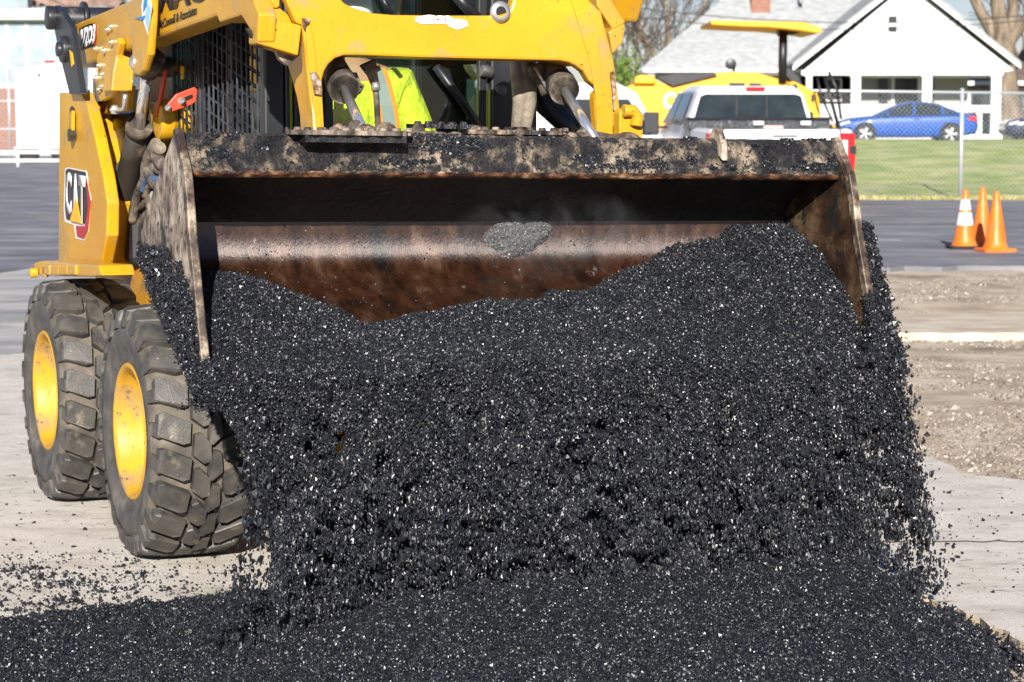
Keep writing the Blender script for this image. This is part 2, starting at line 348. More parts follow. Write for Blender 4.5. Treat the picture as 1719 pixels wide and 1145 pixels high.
# --- wheels ---
TR, TW, RR = .445, .35, .232
def lug(b, poly, n, r1, ang0):
    """one lug: polygon in (along-angle radians, across w) raised from the casing"""
    def P(a, w, r):
        # shoulder roundness
        e = max(0, abs(w-TW/2)-.115)/.06; rr = r-.022*e*e
        return (w, math.cos(a+ang0)*rr, math.sin(a+ang0)*rr)
    m = len(poly); cxa = sum(p[0] for p in poly)/m; cw = sum(p[1] for p in poly)/m
    base = [P(cxa+(a-cxa)*1.10, cw+(w-cw)*1.05, TR-.035) for a, w in poly]
    top = [P(cxa+(a-cxa)*1.02, cw+(w-cw)*.99, r1) for a, w in poly]
    mid = [P(cxa+(a-cxa)*1.08, cw+(w-cw)*1.03, r1-.005) for a, w in poly]
    b.add(base+mid+top, [(i, (i+1) % m, (i+1) % m+m, i+m) for i in range(m)]+[(i+m, (i+1) % m+m, (i+1) % m+2*m, i+2*m) for i in range(m)]+[list(range(2*m, 3*m))], 1)
def make_wheel():
    t = MB()
    prof = [(RR-.005, .03), (RR+.012, .012), (RR+.03, .022), (.29, .006), (.33, -.002), (.365, .0), (.368, .006), (.392, .012), (.408, .030), (.412, .06), (.414, .11), (.416, TW/2), (.414, TW-.11), (.408, TW-.03), (.392, TW-.012), (.33, TW+.002), (.27, TW-.005), (RR-.005, TW-.03)]
    t.lathe((0, 0, 0), (1, 0, 0), prof, 72)
    for i in range(len(t.m)):
        pass
    N_ = 22; p = 2*math.pi/N_
    for k in range(N_):
        a = k*p; s = -1
        # slanted shoulder block, outer side
        lug(t, [(a-.02, .012), (a+.145, .006), (a+.215, .088), (a+.205, .112), (a+.055, .118), (a-.03, .03)], 6, TR, 0)
        lug(t, [(a+.145-.02+p*.5-.145, TW-.012), (a+.145+p*.5-.145+.145, TW-.006), (a+.215+p*.5, TW-.088), (a+.205+p*.5, TW-.112), (a+.055+p*.5, TW-.118), (a-.03+p*.5, TW-.03)], 6, TR, 0)
        # arrow-shaped centre blocks
        lug(t, [(a+.085, .130), (a+.235, .124), (a+.30, .160), (a+.285, .186), (a+.15, .184), (a+.07, .150)], 6, TR, p*.25)
        lug(t, [(a+.085+p*.5, TW-.130), (a+.235+p*.5, TW-.124), (a+.30+p*.5, TW-.160), (a+.29+p*.5, TW-.172), (a+.15+p*.5, TW-.170), (a+.07+p*.5, TW-.150)], 6, TR, p*.25)
    # shoulder ribs on the sidewall
    for k in range(N_):
        a = k*p+.06
        pts = []
        for (da, r, h) in [(-.04, .368, .004), (.075, .368, .004), (.10, .425, .016), (-.01, .425, .016)]:
            pts.append(Vector((h-.012, math.cos(a+da)*r, math.sin(a+da)*r)))
        t.prism(pts, (.03, 0, 0), 1)
    for i, f in enumerate(t.f):      # outer sidewall faces take the sidewall rubber
        if t.m[i] == 0:
            c = sum((Vector(t.v[j]) for j in f), Vector())/len(f)
            if math.hypot(c.y, c.z) < .366: t.m[i] = 2
    tyre = t.build('tyre', [M['carcass'], M['tread'], M['sidewall']])
    r = MB()
    rp = [(RR, .030), (RR+.010, .016), (RR+.004, .010), (RR-.008, .012), (RR-.014, .028), (RR-.018, .060), (RR-.030, .072), (RR-.036, .105), (.185, .118), (.165, .128), (.12, .132), (.10, .120), (.055, .118), (.05, .10), (.0, .10)]
    r.lathe((0, 0, 0), (1, 0, 0), rp, 64)
    r.lathe((0, 0, 0), (1, 0, 0), [(RR-.02, TW-.03), (RR-.03, TW-.06), (.1, TW-.09), (0, TW-.09)], 40)
    for k in range(8):
        a = k*math.pi/4+.2; r.lathe((.108, math.cos(a)*.138, math.sin(a)*.138), (1, 0, 0), [(0, 0), (.012, 0), (.014, .008), (.014, .03)], 8, 1, False)
    rim = r.build('rim', [M['rim'], M['bolt']])
    wob = bpy.data.objects.new('wheel', None); COL.objects.link(wob); tyre.parent = wob; rim.parent = wob
    wob.parent = loader
    return wob
wheel = make_wheel(); wheel.location = L(0, 0, TR); wheel.rotation_euler = (.05, 0, 0)
w2 = copy_tree(wheel); w2.location = L(-1.32, -.022, TR); w2.rotation_euler = (.31, 0, 0)
for u_, r_ in ((0, .2), (-1.3, .6)):
    w3 = copy_tree(wheel); w3.location = L(u_, 1.93, TR); w3.rotation_euler = (r_, 0, math.pi)

# --- chassis: lower body between the wheels ---
b = MB()
b.box(L(-.75, .965, .62), (1.16, 2.1, .62), 0)
b.prism([L(.30, .39, .33), L(.42, .39, .50), L(.42, .39, .95), (0.39, 1.8, .95), (0.39, 1.8, .28), L(.1, .39, .26)], (1.15, 0, 0), 0)
for w_ in (.36, 1.45): 
    for u_ in (0, -1.3): b.lathe(L(u_, w_, TR), (1, 0, 0), [(0, -.05), (.12, -.05), (.12, .13), (0, .13)], 20, 0)
mm('chassis', b, M['yellow_dirty'], bevel=.012)
b = MB(); b.box(L(-1.55, .965, 1.25), (1.25, .55, .62), 0)
mm('engine_cover', b, M['black'], bevel=.03)
# fender over the rear tyre + bolted ledge
b = MB()
plate(b, [(57, 441), (68, 438), (166, 445), (171, 463), (150, 465), (57, 462)], w=.06, t=.13)
b.box(L(-1.60, .06, .905), (.02, .05, .05)); 
mm('fender', b, M['yellow'], bevel=.008)
b = MB()
for px in (74, 90, 104, 118): b.prism([tr(px-6, 445, w=.05), tr(px+8, 445, w=.05), tr(px+8, 462, w=.05), tr(px-6, 462, w=.05)], (.06, 0, .0))
b.lathe(tr(62, 458, w=.055), (1, 0, 0), [(0, -.03), (.022, -.03), (.022, 0)], 8)
mm('fender_bracket', b, M['yellow'], bevel=.006)
# front lower body plate behind the bucket (yellow, curves up from under the cylinder foot)
b = MB()
plate(b, [(163, 440), (190, 458), (212, 456), (222, 430), (243, 372), (262, 340), (300, 420), (310, 470), (275, 505), (200, 500), (160, 470)], w=.42, t=.04)
mm('body_plate', b, M['yellow'], bevel=.01)
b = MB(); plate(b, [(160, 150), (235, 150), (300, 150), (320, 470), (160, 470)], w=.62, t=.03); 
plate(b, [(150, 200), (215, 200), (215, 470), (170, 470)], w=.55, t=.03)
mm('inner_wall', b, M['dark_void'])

# --- rear tower side panel ---
b = MB()
TWP = .2
plate(b, [(99, 155), (137, 156), (146, 176), (160, 232), (174, 300), (180, 340), (179, 396), (172, 430), (166, 462), (98, 462)], w=TWP, t=.05)
# front return flange of the panel
b.prism([tr(137, 156, w=TWP+.05), tr(160, 232, w=TWP+.05), tr(180, 340, w=TWP+.05), tr(172, 430, w=TWP+.05), tr(166, 462, w=TWP+.05), tr(160, 462, w=TWP+.05), tr(165, 430, w=TWP+.05), tr(172, 340, w=TWP+.05), tr(154, 232, w=TWP+.05), tr(132, 160, w=TWP+.05)], (.12, 0, 0))
tower = mm('tower_panel', b, M['yellow'], bevel=.008)
# latch slot and lever on the panel
b = MB(); plate(b, [(117, 182), (120, 178), (124, 183), (124, 225), (120, 238), (116, 225)], w=TWP-.004, t=.01, mi=0)
plate(b, [(117.5, 190), (120, 186), (121, 190), (120, 232), (117, 232)], w=TWP-.02, t=.012, mi=1)
b.lathe(tr(115, 227, w=TWP-.03), (1, 0, 0), [(0, 0), (.030, 0), (.026, .03), (0, .04)], 6, 2, False)
b.build('latch', [M['decal_black'], M['yellow'], M['cylinder']], tower)
# maker's plate: black and red hexagonal badge with the letters
def flat(b, pts, w, t=.003, mi=0): plate(b, pts, w=w, t=t, mi=mi)
b = MB()
flat(b, [(109, 284), (113, 281), (144, 287), (147, 310), (152, 335), (148, 388), (141, 404), (127, 400), (124, 378), (109, 372), (107, 350)], TWP-.003, mi=0)
flat(b, [(110, 286), (114, 283), (143, 289), (146, 312), (146, 350), (142, 376), (125, 374), (111, 368), (109, 350)], TWP-.006, mi=1)
flat(b, [(145, 303), (151, 336), (147, 386), (140, 401), (129, 397), (127, 379), (142, 380), (147, 352)], TWP-.007, mi=2)
flat(b, [(127.5, 331), (135.5, 375), (117, 371)], TWP-.012, mi=3)
badge = b.build('badge', [M['white'], M['decal_black'], M['decal_red'], M['decal_yellow']], tower)
def text_obj(name, s, m, par, p0, px_, py_, off=.0, ext=.0015, squeeze=1, shear=0):
    """text fitted in the parallelogram p0, p0+px_, p0+py_ (local coordinates)"""
    cu = bpy.data.curves.new(name, 'FONT'); cu.body = s; cu.offset = off; cu.shear = shear; cu.space_character = squeeze; cu.resolution_u = 3
    o = bpy.data.objects.new(name, cu); COL.objects.link(o); bpy.context.view_layer.update()
    me = bpy.data.meshes.new_from_object(o); bpy.data.objects.remove(o)
    xs = [v.co.x for v in me.vertices]; ys = [v.co.y for v in me.vertices]; x0, x1, y0, y1 = min(xs), max(xs), min(ys), max(ys)
    for v in me.vertices:
        a, c = (v.co.x-x0)/(x1-x0), (v.co.y-y0)/(y1-y0); v.co = Vector(p0)+Vector(px_)*a+Vector(py_)*c
    me.materials.clear(); me.materials.append(m); me.name = name
    t = bpy.data.objects.new(name, me); COL.objects.link(t); t.parent = par
    if ext:
        sd = t.modifiers.new('solid', 'SOLIDIFY'); sd.thickness = ext; sd.offset = 0
    return t
def text_on(name, s, m, par, bl, br, tl, w, **k):
    a, c, d = tr(*bl, w=w), tr(*br, w=w), tr(*tl, w=w); return text_obj(name, s, m, par, a, c-a, d-a, **k)
for s, x0, x1, y0, y1 in (('C', 110, 120, 353, 287), ('A', 121, 132, 364, 290), ('T', 131, 143, 370, 293)):
    text_on('lettering', s, M['white'], tower, (x0, y0+4), (x1, y0+8), (x0, y1), TWP-.0095, off=.04)

# --- black rear link with cross tube ---
b = MB()
plate(b, [(86, 26), (88, 12), (93, 9), (100, 15), (119, 44), (127, 100), (136, 158), (116, 158), (101, 98)], w=.17, t=.025)
b.lathe(tr(109, 83, w=.17), (1, 0, 0), [(0, -.035), (.03, -.035), (.03, -.02), (.055, -.018), (.055, 0)], 20)
b.lathe(tr(90, 30, w=.17), (1, 0, 0), [(0, -.03), (.05, -.03), (.05, 0)], 20)
a0 = tr(97, 24, w=.19)
b.tube([a0+Vector((.0, 0, -.02)), a0+Vector((1.5, 0, -.02))], .052, 20)
for dw in (.10, .27): b.lathe(a0+Vector((dw, 0, -.02)), (1, 0, 0), [(.052, 0), (.075, 0), (.075, .02), (.052, .02)], 20)
b.prism([p+Vector((1.5, 0, 0)) for p in [tr(x, y, w=.17) for x, y in [(86, 26), (93, 9), (119, 44), (136, 158), (116, 158), (101, 98)]]], (.025, 0, 0))
lk = mm('rear_link', b, M['black'], bevel=.004)
b = MB(); flat(b, [(116, 84), (120, 88), (123, 108), (120, 113)], .167); b.build('warning_label', M['decal_yellow'], lk)

# --- lift arm, this side ---
AW = .25
arm_out = [(120, 42), (232, -6), (300, -36), (395, -60), (415, -40), (408, 2), (404, 26), (367, 39), (363, 27), (250, 68), (178, 98), (131, 114)]
b = MB(); plate(b, arm_out, w=AW, t=.13)
arm = mm('lift_arm', b, M['yellow'], bevel=.012)
# the same arm on the far side
b = MB(); b.prism([tr(x, y, w=AW)+Vector((1.93-2*AW-.13, 0, 0)) for x, y in arm_out], (.13, 0, 0)); mm('lift_arm', b, M['yellow'], bevel=.012)
# elbow cheek + jog face + leg
b = MB()
plate(b, [(367, 38), (404, 26), (432, 72), (434.5, 23), (408, -45), (388, -45), (366, 20)], w=AW-.004, t=.06)
mm('arm_elbow', b, M['yellow'], bevel=.008)
b = MB()
j = [tr(434, 22, w=AW), tr(432, 73, w=AW), tr(500, 94, u=-AW*0+.80), tr(507, 42, u=.80)]
uj = -tr(433, 50, w=AW).y
j = [tr(434, 23, u=uj), tr(432, 73, u=uj), tr(501, 94, u=.815), tr(507, 43, u=.815)]
b.prism(j, (0, .10, 0))
mm('arm_jog', b, M['yellow'], bevel=.006)
b = MB()     # dark gusset under the jog and the upper pocket plates
j2 = [tr(416, 47, u=uj-.05), tr(432, 79, u=uj-.05), tr(470, 84, u=uj-.05), tr(440, 60, u=uj-.05)]
b.prism(j2, (0, .03, 0)); b.prism([tr(463, 83, u=.76), tr(499, 95, u=.76), tr(483, 110, u=.76), tr(470, 100, u=.76)], (0, .03, 0))
mm('gusset', b, M['mudsteel'])
b = MB()
b.prism([tr(420, -12, u=.74), tr(470, -25, u=.74), tr(470, 11, u=.74), tr(466, 13.5, u=.74), tr(434, 13, u=.74), tr(424, 0, u=.74)], (0, .05, 0))
b.prism([tr(434, 13, u=.73), tr(470, 13.5, u=.73), tr(508, 43, u=.73), tr(478, 44, u=.73), tr(436, 26, u=.73)], (0, .03, 0))
b.prism([tr(470, -20, u=.80), tr(483, -20, u=.80), tr(512, 28, u=.80), tr(507, 43, u=.80), tr(497, 38, u=.80)], (0, .04, 0))
mm('arm_pocket', b, M['yellow'], bevel=.005)
# bolted bracket and box hanging under the arm
b = MB()
plate(b, [(162, 80), (190, 64), (197, 64), (200, 72), (196, 92), (192, 148), (187, 160), (167, 170), (163, 150)], w=AW-.03, t=.028)
ubx = -tr(196, 120, w=AW-.03).y; b.prism([tr(x, y, u=ubx) for x, y in [(196, 91), (200, 90), (227, 100), (222, 153), (187, 153), (190, 120)]], (0, .16, 0))
plate(b, [(168, 150), (216, 144), (212, 186), (170, 192), (162, 160)], w=AW+.05, t=.03)
bk = mm('arm_bracket', b, M['yellow'], bevel=.006)
def bolts(pts, w, par, r=.008, tl=.02):
    for x, y in pts:
        q = MB(); p = tr(x, y, w=w); q.lathe(p, (1, 0, 0), [(0, -tl), (r*.62, -tl), (r*.62, -.012), (r*1.5, -.012), (r*1.5, -.003), (r*1.2, 0)], 10, 0, False); q.build('bolt', M['bolt'], par)
bolts([(165, 82), (178, 85), (191, 71), (170, 110), (175, 125), (165, 131), (174, 145), (170, 150)], AW-.03, bk)
bolts([(184, 50), (190, 45)], AW, arm)
bolts([(151, 163)], AW-.01, bk, r=.02)
b = MB(); plate(b, [(156, 130), (160, 128), (162, 170), (158, 178), (155, 168)], w=AW-.005, t=.03); b.build('bracket_tab', M['mudsteel'], bk)
# elbow hydraulic fitting under the box
b = MB(); b.tube([tr(210, 158, w=AW), tr(210, 166, w=AW), tr(208, 182, w=AW), tr(200, 184, w=AW), tr(193, 184, w=AW)], [.010, .010, .008, .008, .010], 10)
b.lathe(tr(193, 184, w=AW), (0, 1, .0), [(0, -.015), (.02, -.015), (.02, .015), (0, .015)], 6, 0, False); mm('hydraulic_fitting', b, M['bolt'])
# cylinder mounting flap on arm
b = MB(); plate(b, [(222, 22), (226, 14), (238, 0), (254, -10), (252, 40), (248, 92), (240, 118), (232, 127), (224, 125), (221, 118)], w=AW-.05, t=.03)
fl = mm('cylinder_mount', b, M['yellow'], bevel=.01)
b = MB(); b.lathe(tr(224, 105, w=AW-.05), (1, 0, 0), [(0, -.014), (.014, -.014), (.016, -.008), (.028, -.006), (.028, 0)], 16); b.build('pin', M['bolt'], fl)
# lettering on the arm
text_on('lettering', '272D3', M['white'], arm, (132, 84), (158, 74), (134, 50), AW-.006, off=.05, squeeze=.92, shear=.1)
b = MB(); flat(b, [(131, 86), (133, 48), (150, 40), (158, 39), (160, 52), (159, 77)], AW-.002, .002); bd = b.build('badge', M['decal_black'], arm)
b = MB(); flat(b, [(157, 38), (160, 40), (161, 60), (159, 78), (157.5, 76)], AW-.005, .002); b.build('badge', M['decal_red'], arm)
text_on('lettering', 'MAC', M['decal_black'], arm, (265, 23.5), (346, 1), (264, -24), AW-.003, off=.045)
text_on('lettering', 'McConnell & Associates', M['decal_black'], arm, (266.5, 49), (329.5, 24), (267, 34), AW-.003, off=.004)
b = MB(); flat(b, [(243, -12), (250, -18), (254.5, 12), (248, 58), (238.5, 30), (237, 8)], AW-.003-.05, .002, 0)
flat(b, [(241, 4), (247, -14), (246, 8), (240, 20)], AW-.056, .002, 1); flat(b, [(238, 28), (243, 26), (240, 34), (231, 31), (224, 30)], AW-.056, .002, 1); flat(b, [(247, 8), (253, 12), (248, 52), (243, 30)], AW-.056, .002, 2)
b.build('logo', [M['white'], M['decal_blue'], M['decal_lblue']], arm)

# --- lift cylinder ---
ct, cb = tr(243, 118, w=.33), tr(195, 462, w=.33)
def along(px, py): return tr(px, py, w=.33)
b = MB(); b.tube([along(249, 108), along(233, 218)], .023, 20); rod = b
cyl = mm('lift_cylinder', MB().tube([along(232, 217), along(222, 262), along(207, 335), along(199, 395), along(193, 452)], [.045, .046, .046, .043, .034], 24), M['cylinder'])
rod.build('rod', M['chrome'], cyl)
b = MB(); b.tube([along(234, 212), along(232, 221)], .053, 24); b.build('collar', M['mudsteel'], cyl)
b = MB(); b.tube([along(248, 124), along(256, 96)], [.036, .05], 14); b.tube([along(246, 112)+Vector((-.04, 0, 0)), along(246, 112)+Vector((.10, 0, 0))], .04, 14)
b.build('cylinder_head', M['mudsteel'], cyl)
b = MB(); b.tube([along(215, 282), along(214, 286)], .0475, 24); b.build('weld_band', M['mudsteel'], cyl)
b = MB(); b.tube([along(257, 118)+Vector((.05, 0, 0)), along(243, 195)+Vector((.05, 0, 0))], .009, 8); b.build('marker_rod', M['red'], cyl)
# --- yellow uprights, ledge and red lever right of the cylinder ---
b = MB()
plate(b, [(250, 62), (298, 62), (290, 150), (285, 200), (268, 266), (240, 330), (222, 440), (216, 460), (205, 455), (222, 330), (240, 200)], w=.47, t=.04)
plate(b, [(262, 92), (280, 95), (290, 110), (285, 128), (277, 130), (272, 108), (258, 106)], w=.44, t=.06)
up_ = mm('cab_post', b, M['yellow_dirty'], bevel=.008)
b = MB(); b.lathe(tr(272, 202, w=.40), (1, 0, 0), [(0, -.02), (.072, -.02), (.08, -.012), (.08, .03), (.06, .05), (.06, .12)], 28); b.prism([tr(242, 205, w=.43), tr(252, 170, w=.43), (tr(285, 178, w=.43)), tr(287, 225, w=.43), tr(262, 230, w=.43)], (.05, 0, 0))
mm('pivot_boss', b, M['yellow'], bevel=.006)
b = MB(); plate(b, [(164, 225), (206, 225), (203, 248), (166, 248)], w=.40, t=.3); b.prism([tr(176, 248, w=.40), tr(196, 227, w=.39), tr(203, 240, w=.39)], (.1, 0, 0)); mm('ledge', b, M['yellow_dirty'], bevel=.004)
b = MB(); b.prism([tr(x, y, u=.05) for x, y in [(282, 174), (296, 158), (327, 146), (332, 150), (330, 170), (322, 176), (289, 188), (283, 184)]], (0, .016, 0), 0)
lv = mm('safety_lever', b, M['red'], bevel=.004)
b = MB(); b.prism([tr(x, y, u=.056) for x, y in [(305, 165), (323, 158), (324, 163), (308, 171)]], (0, .004, 0)); b.build('slot', M['decal_black'], lv)
b = MB(); b.lathe(tr(305, 170, u=.05), (0, -1, 0), [(0, .03), (.007, .026), (.008, .01), (.014, .008), (.014, 0)], 12); b.lathe(tr(282, 181, u=.05), (0, -1, 0), [(0, .02), (.009, .015), (.012, 0)], 10); b.build('bolt', M['bolt'], lv)

# --- hydraulic hoses bundle between post and bucket ---
hs = [([(262, 240), (250, 262), (247, 285), (262, 310), (285, 318)], .022, 'hose'), ([(268, 248), (262, 258), (272, 275), (295, 282)], .026, 'hose'), ([(255, 262), (258, 278), (275, 288), (298, 296)], .022, 'hose'),
      ([(248, 300), (256, 290), (270, 292), (285, 300)], .018, 'hose'), ([(240, 320), (246, 304), (258, 300), (288, 310)], .014, 'hose_blue'), ([(243, 330), (250, 312), (262, 308), (290, 318)], .014, 'hose'),
      ([(228, 350), (240, 345), (248, 335), (256, 330)], .016, 'hose'), ([(220, 384), (236, 376), (248, 360), (258, 350)], .019, 'hose'), ([(252, 256), (244, 276), (242, 300), (230, 330), (222, 372)], .018, 'hose'),
      ([(262, 328), (254, 340), (258, 352)], .024, 'bolt'), ([(212, 362), (226, 356), (236, 346)], .014, 'hose')]
for i, (pts, r, m_) in enumerate(hs):
    P = [tr(x, y, w=.35+.012*(i % 4)) for x, y in pts]
    Q = []
    for k in range(len(P)-1):       # Catmull-Rom for soft bends
        a, c, d, e = P[max(k-1, 0)], P[k], P[k+1], P[min(k+2, len(P)-1)]
        for s in np.linspace(0, 1, 6, endpoint=False): Q.append(.5*((2*c)+(d-a)*s+(2*a-5*c+4*d-e)*s*s+(3*c-a-3*d+e)*s**3))
    Q.append(P[-1]); mm('hydraulic_hose', MB().tube(Q, r, 10), M[m_])

# --- loader arch: the front crossmember with its two legs ---
AU = .80
outer = [(527, 232), (525, 205), (517, 130), (512, 80), (505, 30), (492, 0), (470, -40), (560, -40), (566, -8), (580, 6), (598, 15), (625, 22), (662, 25), (760, 26), (832, 26), (850, 24), (858, 14), (862, 0), (866, -40), (948, -40), (1010, 20), (1016, 45), (1031, 100), (1038, 150), (1046, 222), (1046, 234), (1003, 234), (1002, 219), (998, 165), (999, 155), (1007, 151), (990, 137), (980, 120), (968, 111), (956, 105), (940, 102), (820, 99.5), (706, 97), (600, 93), (578, 93), (563, 98), (552, 108), (545, 120), (541, 135), (543, 180), (546, 232)]
b = MB(); P = [tr(x, y, u=AU) for x, y in outer]
b.prism(P, (0, .05, 0)); arch = mm('crossmember', b, M['yellow'], bevel=.010)
# lower flange of the beam going back (its dark underside) and the inner leg sides
b = MB()
b.prism([tr(x, y, u=AU-.05) for x, y in [(557, 97), (578, 93), (706, 97), (940, 102), (968, 111), (968, 101), (700, 86), (578, 84)]], (0, .20, 0)); b.build('beam_flange', M['yellow_dirty'], arch)
b = MB()   # leg cheek seen from the side (between jog and arch face)
b.prism([tr(x, y, w=.43) for x, y in [(507, 44), (501, 92), (482, 109), (490, 135), (498, 165), (503, 195), (505, 232), (527, 232), (522, 150), (514, 90), (512, 50)]], (.03, 0, 0))
mm('leg_cheek', b, M['yellow'], bevel=.006)
b = MB(); b.prism([tr(x, y, u=AU+.006) for x, y in [(947, -40), (975, 52), (990, 100), (1000, 160), (1003, 200), (1002, 234), (1033, 234), (1028, 190), (1012, 150), (1004, 45), (980, 0), (965, -40)]], (0, .01, 0))
b.build('leg_doubler', M['yellow'], arch, bevel=.003)
b = MB(); b.prism([tr(x, y, u=AU+.008) for x, y in [(513, 40), (520, 30), (526, 60), (533, 120), (540, 150), (542, 175), (545, 232), (530, 232), (524, 150), (516, 90)]], (0, .012, 0))
b.build('leg_doubler', M['yellow'], arch, bevel=.003)
rustm = mat('rust_patch', [(.36, (.03, .02, .015)), (.5, (.25, .12, .04)), (.6, (.33, .34, .36))], 38, .8, 0, .6, 90, dist=.004)
for uu_, pl in ((.021, [(522, 122), (530, 120), (537, 130), (541, 150), (540, 160), (528, 158), (525, 140)]), (.018, [(1025, 122), (1032, 118), (1034, 140), (1033, 170), (1032, 186), (1030, 184), (1028, 150)]), (.021, [(507, 30), (520, 31), (519, 38), (514, 42), (512, 50), (509, 44)])):
    b = MB(); b.prism([tr(x, y, u=AU+uu_) for x, y in pl], (0, .006, 0)); b.build('rust_patch', rustm, arch)
b = MB(); random.seed(3)
def blob(cx_, cy_, rx, ry, n, j):
    return [(cx_+rx*math.cos(2*math.pi*k/n)*(1+random.uniform(-j, j)), cy_+ry*math.sin(2*math.pi*k/n)*(1+random.uniform(-j, j))) for k in range(n)]
for c in ((717, 33, 20, 7.5), (742, 33, 20, 7), (768, 40, 18, 8)): b.prism([tr(x, y, u=AU+.003+c[0]*1e-6) for x, y in blob(*c, 18, .16)], (0, .002, 0))
for c in ((722, 30, 3, 1), (735, 32, 2, 1.5), (748, 33, 2, 1.4), (773, 40, 2, 1)): b.prism([tr(x, y, u=AU+.006) for x, y in blob(*c, 7, .4)], (0, .002, 0), 1)
b.build('worn_sticker', [M['white'], M['decal_black']], arch)
b = MB(); b.lathe(tr(839, 20, u=AU), (0, -1, 0), [(.018, .012), (.034, .012), (.036, 0)], 24); b.build('pin_eye', M['bolt'], arch)
# mirror elbow bracket on the far side
b = MB()
b.prism([tr(x, y, u=.72) for x, y in [(1000, -20), (1022, -6), (1051, 38), (1030, 50), (1003, 12)]], (0, .12, 0)); b.prism([tr(x, y, u=.76) for x, y in [(1022, 53), (1051, 39), (1046, 72), (1029, 91)]], (0, .14, 0))
mm('arm_jog', b, M['yellow'], bevel=.006)

# --- tilt cylinders ---
def tilt(top, cap, rodend, r1, r2, uu):
    t0, t1, t2 = tr(*top, u=uu-.22), tr(*cap, u=uu), tr(*rodend, u=uu+.24)
    c = mm('tilt_cylinder', MB().tube([t0, t0.lerp(t1, .55), t1], [r1*.9, r1, r1], 20), M['mudsteel'])
    MB().tube([t0.lerp(t1, .72), t1.lerp(t2, .0)], r1*1.10, 20).build('collar', M['mudsteel'], c)
    MB().tube([t1, t2], r2, 18).build('rod', M['chrome'], c)
    return c
tilt((556, 104), (578, 150), (616, 232), .047, .0165, .735)
tilt((922, 108), (948, 152), (1000, 236), .047, .0165, .735)
b = MB(); b.tube([tr(592, 125, u=.62), tr(601, 148, u=.64)], .016, 10); b.tube([tr(598, 146, u=.62), tr(606, 151, u=.62)], .02, 8); mm('hydraulic_fitting', b, M['mudsteel'])
b = MB(); b.tube([tr(905, 120, u=.60), tr(918, 158, u=.62)], .022, 10); b.tube([tr(898, 112, u=.58), tr(906, 130, u=.60)], .03, 10); mm('hydraulic_fitting', b, M['mudsteel'])
b = MB(); b.tube([tr(898, 112, u=.63), tr(919, 150, u=.65)], .006, 6); mm('hose_clip', b, M['bolt'])
# hoses hanging through the arch
b = MB(); b.tube([tr(868, 104, u=.5), tr(872, 135, u=.52), tr(874, 170, u=.53), tr(870, 216, u=.55)], [.027, .030, .028, .026], 12); mm('hose_sleeve', b, M['sleeve'])
b = MB(); b.tube([tr(884, 104, u=.53), tr(888, 135, u=.54), tr(888, 172, u=.55), tr(881, 216, u=.57)], [.024, .028, .026, .022], 12); mm('hose_sleeve', b, M['sleeve'])
b = MB(); b.tube([tr(617, 105, u=.6), tr(625, 125, u=.6), tr(630, 142, u=.6)], [.03, .018, .014], 10); b.tube([tr(625, 115, u=.6), tr(628, 122, u=.6)], .026, 10); mm('hydraulic_fitting', b, M['mudsteel'])
b = MB(); b.tube([tr(630, 140, u=.6), tr(632, 165, u=.6), tr(635, 220, u=.62)], .010, 10); mm('hydraulic_hose', b, M['hose'])
b = MB(); b.tube([tr(630, 138, u=.605), tr(631, 152, u=.605)], .015, 10); mm('hose_ferrule', b, M['bolt'])
b = MB(); b.tube([tr(895, 150, u=.1), tr(915, 178, u=.15), tr(945, 205, u=.2), tr(965, 230, u=.2)], .036, 12); b.tube([tr(915, 130, u=.1), tr(938, 175, u=.15), tr(975, 215, u=.2)], .03, 12); mm('hydraulic_hose', b, M['black_clean'])

# --- cab ---
CU, CW0, CW1 = .25, .45, 1.48
cab = empty('cab', (0, 0, 0)); cab.parent = loader
b = MB()
def post(x0, x1, u0, u1, z0, z1, mi=0): b.box(L((u0+u1)/2, (x0+x1)/2, (z0+z1)/2), (x1-x0, u1-u0, z1-z0), mi)
post(CW0-.01, CW0+.06, CU-.06, CU, .9, 2.12); post(CW0+.065, CW0+.085, CU-.05, CU-.005, .9, 2.1); post(CW0+.10, CW0+.125, CU-.04, CU-.01, .9, 2.1); post(CW0+.15, CW0+.2, CU-.06, CU-.02, .9, 2.1)
post(CW1-.20, CW1-.02, CU-.07, CU, .9, 2.12)
post(CW0, CW1, -1.05, CU+.0, 2.12, 2.2); post(CW0, CW1, -1.08, -1.0, .9, 2.15); post(CW0, CW1-.02, -1.05, CU, .86, .93)
post(CW1-.04, CW1, -1.05, CU-.08, .9, 1.25)
b.build('cab_frame', M['black'], cab, bevel=.008)
# rounded corner piece of the right pillar, as seen under the beam
b = MB(); b.prism([tr(x, y, u=.22) for x, y in [(790, 108), (795, 118), (812, 140), (820, 160), (822, 232), (846, 232), (845, 150), (852, 140), (854, 118), (838, 106)]], (0, .08, 0))
b.lathe(tr(806, 142, u=.225), (0, -1, 0), [(0, .016), (.012, .016), (.014, .004), (.024, .004), (.024, 0)], 14)
b.tube([tr(808, 118, u=.26), tr(826, 122, u=.26)], .022, 12); b.lathe(tr(838, 152, u=.24), (0, -1, 0), [(0, .03), (.02, .03), (.024, 0)], 10)
b.build('pillar_corner', mat('grey_steel', [(.4, (.05, .052, .055)), (.6, (.16, .16, .155))], 5, .5, .2, .2, 40), cab, bevel=.004)
